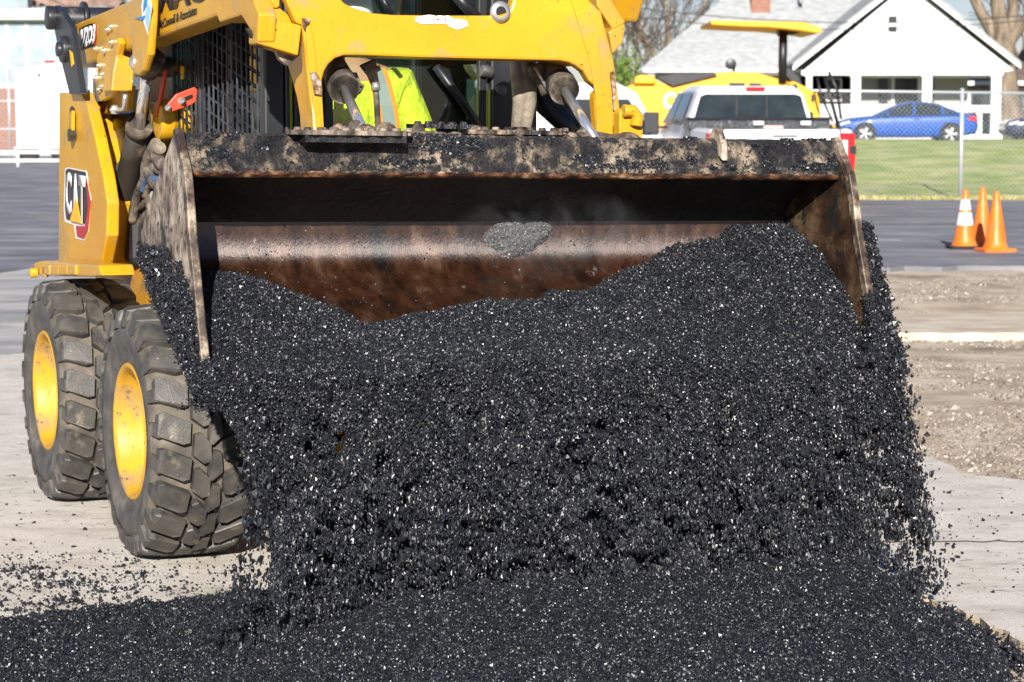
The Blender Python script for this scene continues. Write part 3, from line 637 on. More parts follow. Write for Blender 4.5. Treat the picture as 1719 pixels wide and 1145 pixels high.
# side screen: wire mesh window, angled straps + upright bars
b = MB()
zs0, zs1 = 1.15, 2.1
for u_ in np.arange(-.98, .2, .062): b.box(L(u_, CW0, (zs0+zs1)/2), (.006, .006, zs1-zs0))
Dg = tr(422, 90, w=CW0)-tr(351, 46, w=CW0); Dg = Dg/abs(Dg.y)
for k in range(34):
    z = 1.0+k*.052
    p1 = L(.2, CW0+.010, z); p0 = p1-Dg*1.2
    n_ = 14; pp = [p0.lerp(p1, i/n_) for i in range(n_+1) if zs0 < p0.lerp(p1, i/n_).z < zs1+.05]
    if len(pp) > 1: b.tube(pp, .0050, 4)
b.build('window_guard', mat('guard_wire', [(.4, (.03, .035, .045)), (.6, (.09, .10, .12))], 8, .4, .5), cab)
b = MB(); b.box(L(-.35, CW0+.005, 1.27), (.02, 1.2, .04)); b.box(L(-.62, CW0+.02, 1.6), (.03, .09, 1.1)); b.box(L(-.25, CW0+.03, 1.7), (.03, .06, .9)); b.build('side_rail', M['black'], cab)
b = MB(); b.box(L(-.4, CW0+.05, 1.65), (.006, 1.15, .9)); b.build('side_window', M['glass'], cab)
b = MB(); b.box(L(-1.0, .96, 1.55), (1.0, .01, 1.0)); b.build('rear_window', mat('dim_rear_glass', [(.4, (.02, .07, .075)), (.5, (.10, .22, .21)), (.6, (.30, .42, .40))], 3, .15), cab)
# far side wall of the cab with window
b = MB(); b.box(L(-.45, CW1-.03, 1.75), (.006, 1.0, .7)); b.build('side_window', M['glass'], cab)
# front door: frame and glass
b = MB(); door = MB()
x0, x1 = CW0+.21, CW1-.21
door.box(L(CU-.02, (x0+x1)/2, 1.42), (x1-x0, .03, .04)); door.box(L(CU-.02, (x0+x1)/2, 1.0), (x1-x0, .03, .16))
door.box(L(CU-.02, x0+.015, 1.55), (.03, .03, 1.1)); door.box(L(CU-.02, x1-.02, 1.55), (.03, .03, 1.1))
dr = door.build('door_frame', M['black'], cab, bevel=.004)
b.box(L(CU-.012, (x0+x1)/2, 1.55), (x1-x0, .006, 1.1)); b.build('door_glass', M['glass'], dr)
for pl, r_ in (([(732, 112), (768, 160), (815, 228)], .016), ([(640, -6), (657, 24)], .01), ([(762, -12), (800, 30)], .022)):
    b = MB(); b.tube([tr(x, y, u=CU+.02) for x, y in pl], r_, 8); b.build('guard_bar' if r_ > .011 else 'wiper', M['black_clean'], dr)
# seat, consoles, joysticks
b = MB(); b.box(L(-.45, .965, 1.0), (.5, .5, .14)); b.box(L(-.72, .965, 1.35), (.46, .12, .62)); b.build('seat', M['black_clean'], cab, bevel=.04)
b = MB(); b.box(L(-.30, 1.30, 1.12), (.16, .6, .22)); b.box(L(-.3, .62, 1.12), (.12, .6, .2)); b.tube([L(-.12, 1.28, 1.2), L(-.1, 1.26, 1.4)], [.02, .03], 10); b.tube([L(-.12, .66, 1.2), L(-.1, .68, 1.4)], [.02, .03], 10); b.build('console', M['black'], cab, bevel=.02)
b = MB(); b.box(L(-.7, 1.23, 1.62), (.2, .02, .42)); b.build('inner_pane', mat('teal_pane', [(.4, (.10, .22, .22)), (.6, (.25, .42, .40))], 3, .1), cab)
b = MB(); b.box(L(CU-.07, CW0+.18, 1.68), (.03, .004, .16)); b.build('warning_label', M['decal_red'], cab)
b = MB(); b.box(tr(306, 122, w=CW0-.005), (.004, .04, .05)); b.build('warning_label', M['decal_yellow'], cab)

# --- operator in the cab: seated figure, own top-level thing ---
op = None
def skin_figure(name, joints, edges, m, par=None, root=0, sub=2):
    me = bpy.data.meshes.new(name); me.from_pydata([j[0] for j in joints], edges, []); me.materials.append(m)
    o = bpy.data.objects.new(name, me); COL.objects.link(o); o.parent = par
    md = o.modifiers.new('skin', 'SKIN'); md.use_smooth_shade = True
    for i, j in enumerate(joints):
        r = j[1]; r = (r, r) if not isinstance(r, tuple) else r
        me.skin_vertices[0].data[i].radius = r
    me.skin_vertices[0].data[root].use_root = True
    s_ = o.modifiers.new('sub', 'SUBSURF'); s_.levels = sub; s_.render_levels = sub
    return o
M['skin'] = mat('skin', (.50, .27, .18), rough=.5)
M['hiviz'] = mat('hi_vis_fabric', [(.35, (.62, .74, .02)), (.65, (.82, .88, .05))], 6, .8, 0, 1, 7, dist=.06)
M['jeans'] = mat('dark_trousers', (.02, .025, .04), rough=.9)
person = empty('person', MO+FW*-.30+LW*.90+Vector((0, 0, .10)), YAW, label='machine operator in a yellow-green reflective vest seated inside the loader cab', cat='person')
C_ = .0
J = [((C_, 0, 1.10), (.17, .13)), ((C_, -.01, 1.28), (.17, .12)), ((C_, -.02, 1.46), (.20, .125)), ((C_, -.02, 1.58), (.17, .10)), ((C_, -.03, 1.66), (.062, .062)), ((C_, -.05, 1.74), (.075, .085)), ((C_, -.05, 1.84), (.07, .085)),
     ((-.20, -.03, 1.56), .066), ((-.27, -.10, 1.34), .05), ((-.28, -.34, 1.28), .038), ((-.27, -.40, 1.30), .03), ((.20, -.03, 1.56), .066), ((.27, -.10, 1.34), .05), ((.28, -.34, 1.28), .038), ((.27, -.40, 1.30), .03),
     ((-.10, -.04, 1.08), .09), ((-.13, -.42, 1.12), .07), ((-.14, -.50, .75), .05), ((-.14, -.62, .70), .04), ((.10, -.04, 1.08), .09), ((.13, -.42, 1.12), .07), ((.14, -.50, .75), .05), ((.14, -.62, .70), .04)]
E_ = [(0,1),(1,2),(2,3),(3,4),(4,5),(5,6),(3,7),(7,8),(8,9),(9,10),(3,11),(11,12),(12,13),(13,14),(0,15),(15,16),(16,17),(17,18),(0,19),(19,20),(20,21),(21,22)]
skin_figure('body', J, E_, M['skin'], person)
V_ = [((C_, 0, 1.12), (.205, .16)), ((C_, -.02, 1.30), (.215, .155)), ((C_, -.03, 1.46), (.235, .15)), ((C_, -.02, 1.585), (.20, .115)), ((-.215, -.03, 1.56), .088), ((-.285, -.10, 1.34), .072), ((-.29, -.30, 1.29), .056), ((.215, -.03, 1.56), .088), ((.285, -.10, 1.34), .072), ((.29, -.30, 1.29), .056)]
skin_figure('jacket', V_, [(0,1),(1,2),(2,3),(3,4),(4,5),(5,6),(3,7),(7,8),(8,9)], M['hiviz'], person)
T_ = [((C_, 0, 1.08), (.18, .13)), ((-.11, -.06, 1.09), .10), ((-.13, -.42, 1.13), .082), ((-.14, -.50, .78), .065), ((.11, -.06, 1.09), .10), ((.13, -.42, 1.13), .082), ((.14, -.50, .78), .065)]
skin_figure('trousers', T_, [(0,1),(1,2),(2,3),(0,4),(4,5),(5,6)], M['jeans'], person, sub=1)
def strip(b, xs_, half, mi, dy=0):     # vertical reflective strip that follows the chest
    for x in xs_:
        pts = []
        for z, y in ((1.13, -.172), (1.22, -.182), (1.30, -.186), (1.40, -.189), (1.48, -.186), (1.56, -.16), (1.62, -.125)):
            yy = y+abs(x)**2*1.6
            pts.append((x-half+(z-1.3)*-.15, yy-dy-.02, z)); pts.append((x+half+(z-1.3)*-.15, yy-dy-.02, z))
        b.add(pts, [(2*i, 2*i+1, 2*i+3, 2*i+2) for i in range(6)], mi)
b = MB(); strip(b, (-.115, .145), .042, 0, .006); strip(b, (-.115, .145), .024, 1, .010)
b.build('reflective_stripe', [mat('orange_trim', (.9, .28, .02), rough=.7), mat('silver_tape', (.45, .48, .52), rough=.35, metal=.4)], person)
hh = MB(); hh.lathe((C_, -.05, 1.80), (0, 0, 1), [(.108, 0), (.108, .03), (.10, .07), (.075, .10), (.035, .115), (0, .118)], 20); hh.lathe((C_, -.05, 1.80), (0, 0, 1), [(.1, .0), (.135, -.004), (.13, .006), (.10, .012)], 20); hh.build('hard_hat', M['white'], person)
for sx in (-1, 1):
    MB().lathe((C_+sx*.03, -.128, 1.765), (0, -1, 0), [(.012, 0), (.008, .006), (0, .008)], 10).build('eye', M['decal_black'], person)
    MB().lathe((C_+sx*.083, -.045, 1.755), (sx, 0, 0), [(.022, 0), (.018, .012), (0, .014)], 10).build('ear', M['skin'], person)
MB().prism([(C_-.008, -.128, 1.765), (C_+.008, -.128, 1.765), (C_+.015, -.128, 1.725), (C_-.015, -.128, 1.725)], (0, -.022, 0)).build('nose', M['skin'], person)
MB().box((C_, -.131, 1.70), (.045, .008, .008)).build('mouth', mat('lips', (.35, .1, .08), rough=.5), person)
def hand(sx):
    hb = MB(); c = Vector((sx*.27, -.41, 1.31))
    hb.box(c, (.07, .08, .028), 0)
    for k in range(4):
        q = c+Vector((-.027+.018*k, -.035, .004)); l = [.03, .034, .032, .025][k]
        hb.tube([q, q+Vector((0, -l, .012)), q+Vector((0, -l*1.5, -.012)), q+Vector((0, -l*1.1, -.03))], [.009, .0085, .008, .007], 6)
    q = c+Vector((-sx*.034, .0, 0)); hb.tube([q, q+Vector((-sx*.018, -.03, -.005)), q+Vector((-sx*.008, -.055, -.018))], [.011, .010, .008], 6)
    hb.build('hand', M['skin'], person, bevel=.008)
hand(-1); hand(1)

# --- BUCKET ---
BW0, BW1 = -.12, 2.12
bk_mat_rail = mat('rail_crust', [(.38, (.012, .012, .015)), (.50, (.045, .042, .042)), (.56, (.14, .11, .08)), (.66, (.40, .32, .23))], 14, .5, 0, 1, 130, detail=15, grime=[((.46, .37, .27), .54, .10, 5), ((.02, .02, .024), .50, .08, 22), ((.11, .06, .035), .62, .05, 22), ((.012, .012, .014), .56, .02, 70)], dist=.02, rr=(.25, .75))
bk_mat_in = mat('worn_rusty_steel', [(.30, (.012, .005, .003)), (.45, (.034, .013, .006)), (.58, (.056, .023, .011)), (.72, (.11, .065, .045))], 9, .38, .3, .5, 90, detail=15, stretch=(1.8, 1, .8), grime=[((.005, .004, .004), .53, .16, 3.2), ((.16, .14, .13), .66, .03, 14), ((.008, .007, .006), .60, .03, 38)], dist=.002, spec=1.0, rr=(.30, .46))
an_ = bk_mat_in.node_tree; an_b = an_.nodes['Principled BSDF']; an_b.inputs['Anisotropic'].default_value = .9
an_v = an_.nodes.new('ShaderNodeCombineXYZ'); an_v.inputs[0].default_value = LW.x; an_v.inputs[1].default_value = LW.y; an_.links.new(an_v.outputs[0], an_b.inputs['Tangent'])
bk_mat_roof = mat('black_coat_with_shade', [(.35, (.004, .004, .005)), (.6, (.010, .009, .009)), (.75, (.035, .03, .028))], 9, .5, 0, .7, 30, dist=.01)  # black bucket roof, its colour darkened further for the shade under the rail
bk_mat_side = mat('scraped_side_steel', [(.35, (.07, .055, .045)), (.48, (.28, .22, .165)), (.60, (.52, .44, .35)), (.75, (.26, .24, .22))], 12, .6, .1, .6, 60, detail=15, stretch=(1, 1.2, .85), grime=[((.02, .018, .018), .53, .12, 5), ((.02, .018, .018), .57, .03, 40)], dist=.005)
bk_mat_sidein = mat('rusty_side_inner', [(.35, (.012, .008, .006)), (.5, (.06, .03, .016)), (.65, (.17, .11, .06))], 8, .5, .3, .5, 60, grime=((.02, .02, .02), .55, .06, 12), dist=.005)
bucket = empty('bucket', (0, 0, 0)); bucket.parent = loader
# small roll of the bucket about the forward axis, as in the picture
ctr = Vector((1.0, -1.2, 1.2)); Rm_ = Matrix.Rotation(R(.9), 4, 'Y'); BM = Matrix.Translation(ctr) @ Rm_ @ Matrix.Translation(-ctr); bucket.matrix_local = BM
def arcpts(p, q, c, n):     # quadratic bend p->q through control c
    return [tuple((1-t)**2*np.array(p)+2*t*(1-t)*np.array(c)+t*t*np.array(q)) for t in np.linspace(0, 1, n)]
inner = [(1.205, 1.350), (1.19, 1.362), (1.12, 1.385)] + [(1.02, 1.318), (.955, 1.275), (.915, 1.24), (.900, 1.20), (.901, 1.165), (.905, 1.13), (.912, 1.10), (.922, 1.07), (.94, 1.045), (.972, 1.022), (1.02, 1.003), (1.1, .972), (1.3, .868), (1.50, .755), (1.545, .728)]
outer_b = [(1.555, .715), (1.50, .728), (1.10, .93), (.92, 1.01), (.84, 1.08), (.80, 1.165), (.86, 1.235), (1.18, 1.455), (1.19, 1.478)]
def bucket_pt(u, w, z): return L(u, w, z)
b = MB()
nW = 40; ws = np.linspace(BW0+.012, BW1-.012, nW)
def ext(sec, mi, smooth=True):
    vs = [bucket_pt(u, w, z) for w in ws for u, z in sec]; n = len(sec)
    b.add(vs, [(i*n+k, i*n+k+1, (i+1)*n+k+1, (i+1)*n+k) for i in range(nW-1) for k in range(n-1)], mi, smooth)
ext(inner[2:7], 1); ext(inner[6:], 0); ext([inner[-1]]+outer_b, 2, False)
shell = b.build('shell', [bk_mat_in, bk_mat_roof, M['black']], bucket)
# top rail: front face with rounded lower edge
b = MB()
rail = [(1.19, 1.478), (1.215, 1.482), (1.232, 1.472), (1.238, 1.440), (1.250, 1.400), (1.262, 1.375), (1.262, 1.358), (1.250, 1.348), (1.225, 1.350), (1.12, 1.387)]
nW2 = 500; nn = 36
def dense(sec, n):
    sec = np.array(sec); d = np.r_[0, np.cumsum(np.hypot(*np.diff(sec, axis=0).T))]; t = np.linspace(0, d[-1], n)
    return np.c_[np.interp(t, d, sec[:, 0]), np.interp(t, d, sec[:, 1])]
sec = dense(rail, nn); wv = np.linspace(BW0+.014, BW1-.014, nW2)
G = np.zeros((nW2, nn, 3)); G[..., 0] = wv[:, None]; G[..., 1] = -sec[None, :, 0]; G[..., 2] = sec[None, :, 1]
q = G.reshape(-1, 3)*14; n1 = fnoise(q*3, 11)-.5; n0 = np.clip((fnoise(q*.8, 5)-.45)*5, 0, 1)
G = G.reshape(-1, 3); G[:, 1] -= n1*.010*(.4+n0)+.004*n0; G[:, 2] += n1*.004
# sharp clean edge low down: rusty wear strip gets its own material
fq = grid_quads(nW2, nn); kk = (np.arange(len(fq)) % (nn-1))
wear = (kk >= nn*.46) & (kk < nn*.60)
np_object('rail', [(G, fq[~wear], 0), (np.zeros((0, 3)), fq[wear]-0, 1)], [bk_mat_rail, mat('rail_wear', [(.35, (.05, .02, .01)), (.5, (.26, .10, .035)), (.62, (.5, .35, .2)), (.72, (.7, .55, .42))], 30, .45, .4, .4, 90, stretch=(.3, 1, 1), dist=.004)], bucket, smooth_idx=(0, 1)) if False else None
me_ = np_object('rail', [(G, fq, 0)], [bk_mat_rail, mat('rail_wear', [(.40, (.012, .008, .007)), (.50, (.05, .022, .012)), (.58, (.16, .07, .03)), (.70, (.45, .32, .22))], 30, .4, .2, .8, 90, stretch=(.5, 1, 1), dist=.006)], bucket, smooth_idx=(0,))
me_.data.polygons.foreach_set('material_index', wear.astype(np.int32))
# side plates: outline in (u, z)
so_ = [(1.222, 1.492), (1.26, 1.44), (1.32, 1.37), (1.355, 1.27), (1.375, 1.19), (1.44, 1.02), (1.50, .87), (1.555, .72), (1.50, .708), (1.18, .868), (.92, .995), (.83, 1.07), (.795, 1.165), (.88, 1.25), (1.18, 1.47)]
def side_plate(w0, t):
    b = MB(); b.prism([L(u, w0, z) for u, z in so_], (t, 0, 0), 0)
    # scraped cutting edge strip up front
    return b
sp1 = side_plate(BW0-.012, .022); s1 = sp1.build('side_plate', [bk_mat_side], bucket, bevel=.004)
sp2 = side_plate(BW1-.01, .022); s2 = sp2.build('side_plate', [bk_mat_sidein], bucket, bevel=.004)
for par, w0 in ((s1, BW0-.018), (s2, BW1-.016)):
    e = MB()
    rim_o = [(u+.004, z) for u, z in so_[:8]]; rim_i = [(u-.030, z-.004) for u, z in so_[:8]]
    e.prism([L(u, w0+.002, z) for u, z in rim_o+rim_i[::-1]], (.026, 0, 0))
    e.build('edge_strip', mat('edge_steel', [(.4, (.035, .022, .018)), (.52, (.12, .085, .06)), (.65, (.42, .34, .26))], 14, .5, .2, .8, 60, dist=.004), par, bevel=.004)
# serrated step plates
def tread_plate(w0, w1, u0, u1, z, name='step_plate', mats=None):
    b = MB(); n = int((w1-w0)/.026); pts = [L(u0, w0, z), L(u0, w1, z)]
    for k in range(n, -1, -1):
        w = w0+(w1-w0)*k/n; d = .010 if k % 2 else 0
        e_ = .05*max(0, 1-min(w-w0, w1-w)/.05)**2
        pts += [L(u1-d-e_, w+.005, z), L(u1-d-e_, w-.005, z)]
    b.prism(pts, (0, 0, -.014)); 
    for k in range(int((w1-w0)/.04)):
        for r_ in (0, 1):
            w = w0+.03+k*.04; u_ = u0+.025+r_*.045; b.lathe(L(u_, w+r_*.018, z), (0, 0, 1), [(.013, -.002), (.011, .008), (.006, .009)], 8)
    return b.build(name, mats or mat('tarred_plate', [(.35, (.02, .016, .014)), (.5, (.12, .09, .07)), (.65, (.30, .24, .19))], 16, .6, 0, .8, 60, dist=.006), bucket)
w_a, w_b = tr(497, 235, u=1.33).x, tr(694, 238, u=1.33).x
tread_plate(w_a, w_b, 1.21, 1.335, 1.492)
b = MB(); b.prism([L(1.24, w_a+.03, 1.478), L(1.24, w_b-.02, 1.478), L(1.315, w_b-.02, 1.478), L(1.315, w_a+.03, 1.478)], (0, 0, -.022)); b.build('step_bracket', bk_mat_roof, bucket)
tarred = mat('wet_tar', [(.4, (.006, .006, .008)), (.65, (.03, .03, .034))], 30, .22, 0, 1, 60, dist=.01)
tarred2 = mat('tar_and_dirt', [(.42, (.012, .011, .011)), (.52, (.10, .07, .05)), (.64, (.34, .26, .19))], 18, .5, 0, .9, 60, dist=.008)
tread_plate(tr(698, 215, u=1.1).x, tr(795, 215, u=1.1).x, 1.0, 1.14, 1.515, mats=tarred)
tread_plate(tr(788, 222, u=1.16).x, tr(948, 222, u=1.16).x, 1.08, 1.20, 1.500, mats=tarred2)
# brackets and lumps along the top behind the rail
b = MB()
def hump(px, py, u, r, h):
    c = tr(px, py, u=u); b.lathe(c-Vector((0, 0, h*.8)), (0, 0, 1), [(r*1.2, 0), (r*1.05, h*.5), (r*.7, h*.85), (r*.3, h), (0, h*1.02)], 9)
for a in [(568, 219, 1.12, .035, .06), (612, 218, 1.05, .04, .05), (645, 216, 1.12, .04, .06), (700, 214, 1.12, .02, .03), (796, 217, 1.12, .03, .05), (812, 222, 1.15, .03, .03), (940, 220, 1.12, .03, .05), (955, 224, 1.12, .04, .04), (973, 224, 1.1, .04, .04), (1050, 224, 1.12, .05, .05), (1037, 226, 1.12, .035, .04)]: 
    b = MB(); hump(*a); b.build('hitch_lug', tarred2, bucket)
b = MB()
for i in range(140):
    px = random.uniform(545, 1060); hump(px, 224+random.uniform(-2, 4)+(px-545)*.012, 1.14+random.uniform(-.05, .05), random.uniform(.008, .02), random.uniform(.012, .03))
o = b.build('tar_crust', tarred2, bucket); o['kind'] = 'stuff'
b = MB()
b.prism([L(1.12, .05, 1.40), L(.74, .05, 1.14), L(.70, .05, 1.19), L(.74, .05, 1.40)], (1.9, 0, 0))
b.prism([tr(x, y, u=.93) for x, y in [(588, 208), (600, 204), (622, 230), (570, 230)]], (0, .05, 0)); b.prism([tr(x, y, u=.93) for x, y in [(980, 214), (1005, 218), (1040, 224), (1040, 236), (960, 236)]], (0, .05, 0))
b.build('hitch_plate', M['mudsteel'], bucket, bevel=.006)
b = MB(); b.prism([L(u, 1.66, z) for u, z in [(1.16, 1.47), (1.20, 1.515), (1.235, 1.515), (1.268, 1.47), (1.275, 1.41), (1.245, 1.42), (1.22, 1.47)]], (.022, 0, 0)); b.build('tab', bk_mat_side, bucket, bevel=.005)
# yellow attachment foot of the far leg behind the rail
b = MB(); b.prism([tr(x, y, u=.95) for x, y in [(1040, 190), (1046, 182), (1062, 182), (1073, 190), (1072, 212), (1080, 216), (1078, 236), (1040, 236)]], (0, .05, 0)); b.tube([tr(1046, 186, u=.96), tr(1062, 186, u=.96), tr(1070, 196, u=.96), tr(1068, 212, u=.96)], .022, 10)
mm('hitch_foot', b, M['yellow'], bevel=.006)
# ---------------- ASPHALT MIX ----------------
inn = np.array(inner[4:]); 
def rotb(P):   # the bucket's small roll, applied to points given in bucket coordinates (numpy, local w,-u,z)
    Mx = np.array(BM); return P@Mx[:3, :3].T+Mx[:3, 3]
# traced upper border of the load -> where it meets the steel
border = [(352, 462), (400, 464), (440, 476), (480, 492), (530, 510), (563, 519), (567, 535), (575, 549), (610, 545), (650, 540), (720, 525), (760, 520), (800, 510), (860, 508), (905, 502), (925, 490), (980, 491), (1010, 478), (1030, 463), (1060, 452), (1090, 441), (1130, 414), (1170, 408), (1205, 404), (1218, 385), (1250, 378), (1300, 378), (1325, 376), (1345, 382)]
fl_u = inn[:, 0]; fl_z = inn[:, 1]
BI = np.linalg.inv(np.array(BM))
def hit_inner(px, py):
    prev = None; i0 = int(np.argmin(fl_u))
    ss = dense(inn, 160); best = None
    for u, z in ss[::-1]:
        p = tr(px, py, u=u); p = BI@np.array([p.x, p.y, p.z, 1])
        if prev is not None and (p[2]-z)*prev <= 0: return p[0], u, z
        prev = p[2]-z
    return None
bp = [hit_inner(*p) for p in border]; bp = [p for p in bp if p]
bw = np.array([p[0] for p in bp]); bu = np.array([p[1] for p in bp]); bz = np.array([p[2] for p in bp]); o_ = np.argsort(bw); bw, bu, bz = bw[o_], bu[o_], bz[o_]
LIP_U, LIP_Z = 1.535, .775
def heap(w, t):
    """load surface: t=0 where it meets the steel, t=1 at the lip"""
    u0 = np.interp(w, bw, bu); z0 = np.interp(w, bw, bz)
    lz = LIP_Z+.035*np.sin(np.clip(w/2.1, 0, 1)*math.pi)+.03*np.clip((w-1.6)/.5, 0, 1)
    u = u0+(LIP_U-u0)*t; z = z0+(lz-z0)*t
    bul = (.05*np.clip((LIP_U-u0)/.5, .25, 1.2))*np.sin(np.pi*np.clip(t, 0, 1)**.85)
    k_ = np.clip((t-.62)/.38, 0, 1)**2; nn2 = fnoise(np.stack([w*9, t*3, w*0], -1), 52)-.5 if np.ndim(w) else 0
    return u+bul*.55-.035*k_+.03*nn2, z+bul*.85-.045*k_+.05*nn2*np.clip(t*3, 0, 1)
def to_world_local(u, w, z): return rotb(np.stack([w, -u, z], -1))
mix_root_parts = []
nw, ntt = 160, 60
W_, T_g = np.meshgrid(np.linspace(BW0+.02, BW1-.02, nw), np.linspace(-.02, 1, ntt), indexing='ij')
U_, Z_ = heap(W_.ravel(), T_g.ravel()); P0 = to_world_local(U_, W_.ravel(), Z_)
nz = fnoise(P0*16, 2)-.5; P0[:, 2] += nz*.03-.012; P0[:, 1] += .006
mix_root_parts.append((P0, grid_quads(nw, ntt), 0))
# stones on the load
N1 = 190000
w_ = rng.uniform(BW0+.03, BW1-.02, N1); t_ = rng.uniform(-.01, 1.02, N1)
t_ = np.clip(t_+rng.normal(0, .006, N1), -.03, 1.03)
u_, z_ = heap(w_, t_)
P1 = to_world_local(u_, w_, z_); nz = fnoise(P1*16, 2)-.5; P1[:, 2] += nz*.03+rng.uniform(-.012, .006, N1)
sz = np.clip(rng.lognormal(math.log(.0031), .33, N1), .0014, .0062)
v, f = stones(P1, sz); mix_root_parts.append((v, f, 1))
# crust of mix on the lower outside of both side plates
def on_plate(n, w0, sgn, thr):
    uu = rng.uniform(.80, 1.58, n); zz = rng.uniform(.70, 1.45, n)
    # inside outline test
    poly = np.array(so_); ins = np.zeros(n, bool); j = len(poly)-1
    for i in range(len(poly)):
        c = ((poly[i, 1] > zz) != (poly[j, 1] > zz)) & (uu < (poly[j, 0]-poly[i, 0])*(zz-poly[i, 1])/(poly[j, 1]-poly[i, 1])+poly[i, 0]); ins ^= c; j = i
    q = np.stack([uu*7, zz*7, np.full(n, w0*3)], -1); fn = fnoise(q, 21)
    back = (uu-.80)/.7
    keep = ins & ((zz+.16*(back-.5)+.25*(fn-.5)) < thr)
    uu, zz = uu[keep], zz[keep]; m = len(uu); th = np.abs(rng.normal(0, .007, m))
    return to_world_local(uu, np.full(m, w0)+sgn*th, zz)
for (w0, sg, thr, n) in ((BW0-.016, -1, 1.10, 30000), (BW1+.014, 1, 1.12, 16000), (BW1-.014, -1, .86, 5000)):
    P = on_plate(n, w0, sg, thr); v, f = stones(P, np.clip(rng.lognormal(math.log(.004), .35, len(P)), .002, .009)); mix_root_parts.append((v, f, 1))
# ridge of mix clinging along the outside of the far plate's front edge
tt = rng.uniform(0, 1, 9000); zz = 1.20-.47*tt; uu = 1.38+.18*tt; P = to_world_local(uu+rng.normal(0, .02, 9000), BW1+.015+np.abs(rng.normal(0, .022, 9000))*(.1+1.2*tt), zz+rng.normal(0, .01, 9000))
v, f = stones(P, np.clip(rng.lognormal(math.log(.0048), .4, len(P)), .002, .011)); mix_root_parts.append((v, f, 1))
for (wc, zt_, nn_e) in ((BW1-.004, .98, 9000), (BW0+.004, .83, 4000)):      # mix heaped over the lower front corners of the side plates
    te = rng.uniform(0, 1, nn_e)**.8; ze = .70+(zt_-.70)*(1-te)+rng.normal(0, .008, nn_e); ue = np.interp(ze, [.70, .87, 1.02, 1.2], [1.56, 1.50, 1.44, 1.375])+.012+rng.uniform(-.05, .022, nn_e)*(.4+te)
    v, f = stones(to_world_local(ue, wc+rng.normal(0, .020, nn_e)*(.45+te), ze), np.clip(rng.lognormal(math.log(.0031), .33, nn_e), .0014, .0062)); mix_root_parts.append((v, f, 1))
ns_ = 9000; ds_ = dense(inn, 200); ks = rng.integers(20, 190, ns_); wk = rng.uniform(BW0+.04, BW1-.03, ns_); fk = fnoise(np.c_[wk*9, ks*.06, np.zeros(ns_)], 71); kk_ = (fk > .66) | (rng.random(ns_) < .02); ks, wk = ks[kk_], wk[kk_]
v, f = stones(to_world_local(ds_[ks, 0]+.002, wk, ds_[ks, 1]+.001), np.clip(rng.lognormal(math.log(.0020), .4, len(wk)), .001, .005)); mix_root_parts.append((v, f, 1))
nr = 60000; wr_ = rng.uniform(BW0+.02, BW1-.02, nr); kr = rng.integers(2, int(nn*.46), nr); qq = np.c_[wr_*5, kr*.09, np.zeros(nr)]; fr1 = fnoise(qq*1.4, 61); fr2 = fnoise(qq*6, 62)
mk = (fr1+.35*(fr2-.5)) > .60; wr_, kr = wr_[mk], kr[mk]; Pr = to_world_local(sec[kr, 0]+rng.uniform(0, .008, len(wr_)), wr_, sec[kr, 1]+rng.uniform(-.004, .004, len(wr_)))
v, f = stones(Pr, np.clip(rng.lognormal(math.log(.0028), .35, len(Pr)), .0013, .006)); mix_root_parts.append((v, f, 1))
load = np_object('asphalt_load', mix_root_parts, [M['mixbase'], M['grain']])
load.location = MO; load.rotation_euler = (0, 0, YAW)
tag(load, 'black glistening asphalt mix heaped in the tipped steel bucket', 'asphalt', kind='stuff')
load['label'] = 'black glistening asphalt mix heaped in the tipped bucket and caked on its sides'

# falling curtain of mix below the lip
def curtain_points(n, wlo, whi, thin):
    s = rng.uniform(0, 1, n); h = rng.uniform(0, 1, n)**.95
    wl = wlo-.05+.16*np.clip(h*2.2, 0, 1)-.10*np.clip((h-.65)/.35, 0, 1); wr = whi+.055*np.clip(h, 0, 1)+.03*np.clip(h*3, 0, 1)
    w = wl+(wr-wl)*s
    d = rng.normal(0, .5, n)
    u = LIP_U+.015+.20*np.sqrt(np.clip(h, 0, 1))*.7+d*(.035+.055*h)
    lz = LIP_Z+.03
    z = lz+.02-(lz-.02)*h+.10*(fnoise(np.stack([w*7, w*0, w*0], -1), 91)-.5)*np.clip(1-h*4, 0, 1)-.02
    return np.stack([w, -u, z], -1), h, s
N2 = 900000
P, h, s = curtain_points(N2, -.09, 2.09, 0)
q = P*np.array([1, 1, .62]); fn = fnoise(q*np.array([17, 12, 24]), 31)*.72+fnoise(q*55, 33)*.28; fn2 = fnoise(q*5+9, 41)
edge = np.minimum(s, 1-s); e_r = 1-s
open_ = np.clip((h-.12)*1.2, 0, 1)
# opener toward the right edge and the bottom left, denser in the middle
fray = .11*np.exp(-e_r/.045)*np.clip(h*1.6, 0, 1)+.09*np.exp(-s/.05)*np.clip((h-.55)*3, 0, 1)
keep = fn > (.412+.155*open_+.17*(fn2-.5)*2*np.clip(h*2.5, .1, 1)+fray)
Pb = P[~keep]; hb = h[~keep]; eb = np.minimum(s, 1-s)[~keep]; kb = (eb > .035+.05*fn2[~keep]) & (rng.random(len(hb)) < .9) & (hb < .97); Pb = Pb[kb]; hb = hb[kb]
Pb[:, 1] += .10+.05*rng.random(len(Pb))      # the shaded inner part of the stream
P = P[keep]; h = h[keep]; fn = fn[keep]
P[:, 1] -= (fn-.5)*.34*np.clip(h*2, .12, 1)       # clumps bulge towards the viewer
sz = np.clip(rng.lognormal(math.log(.0031), .34, len(P)), .0014, .0066)
v, f = stones(P, sz, 1.15+1.6*np.clip(h*1.5, 0, 1)*rng.uniform(.3, 1, len(P)))
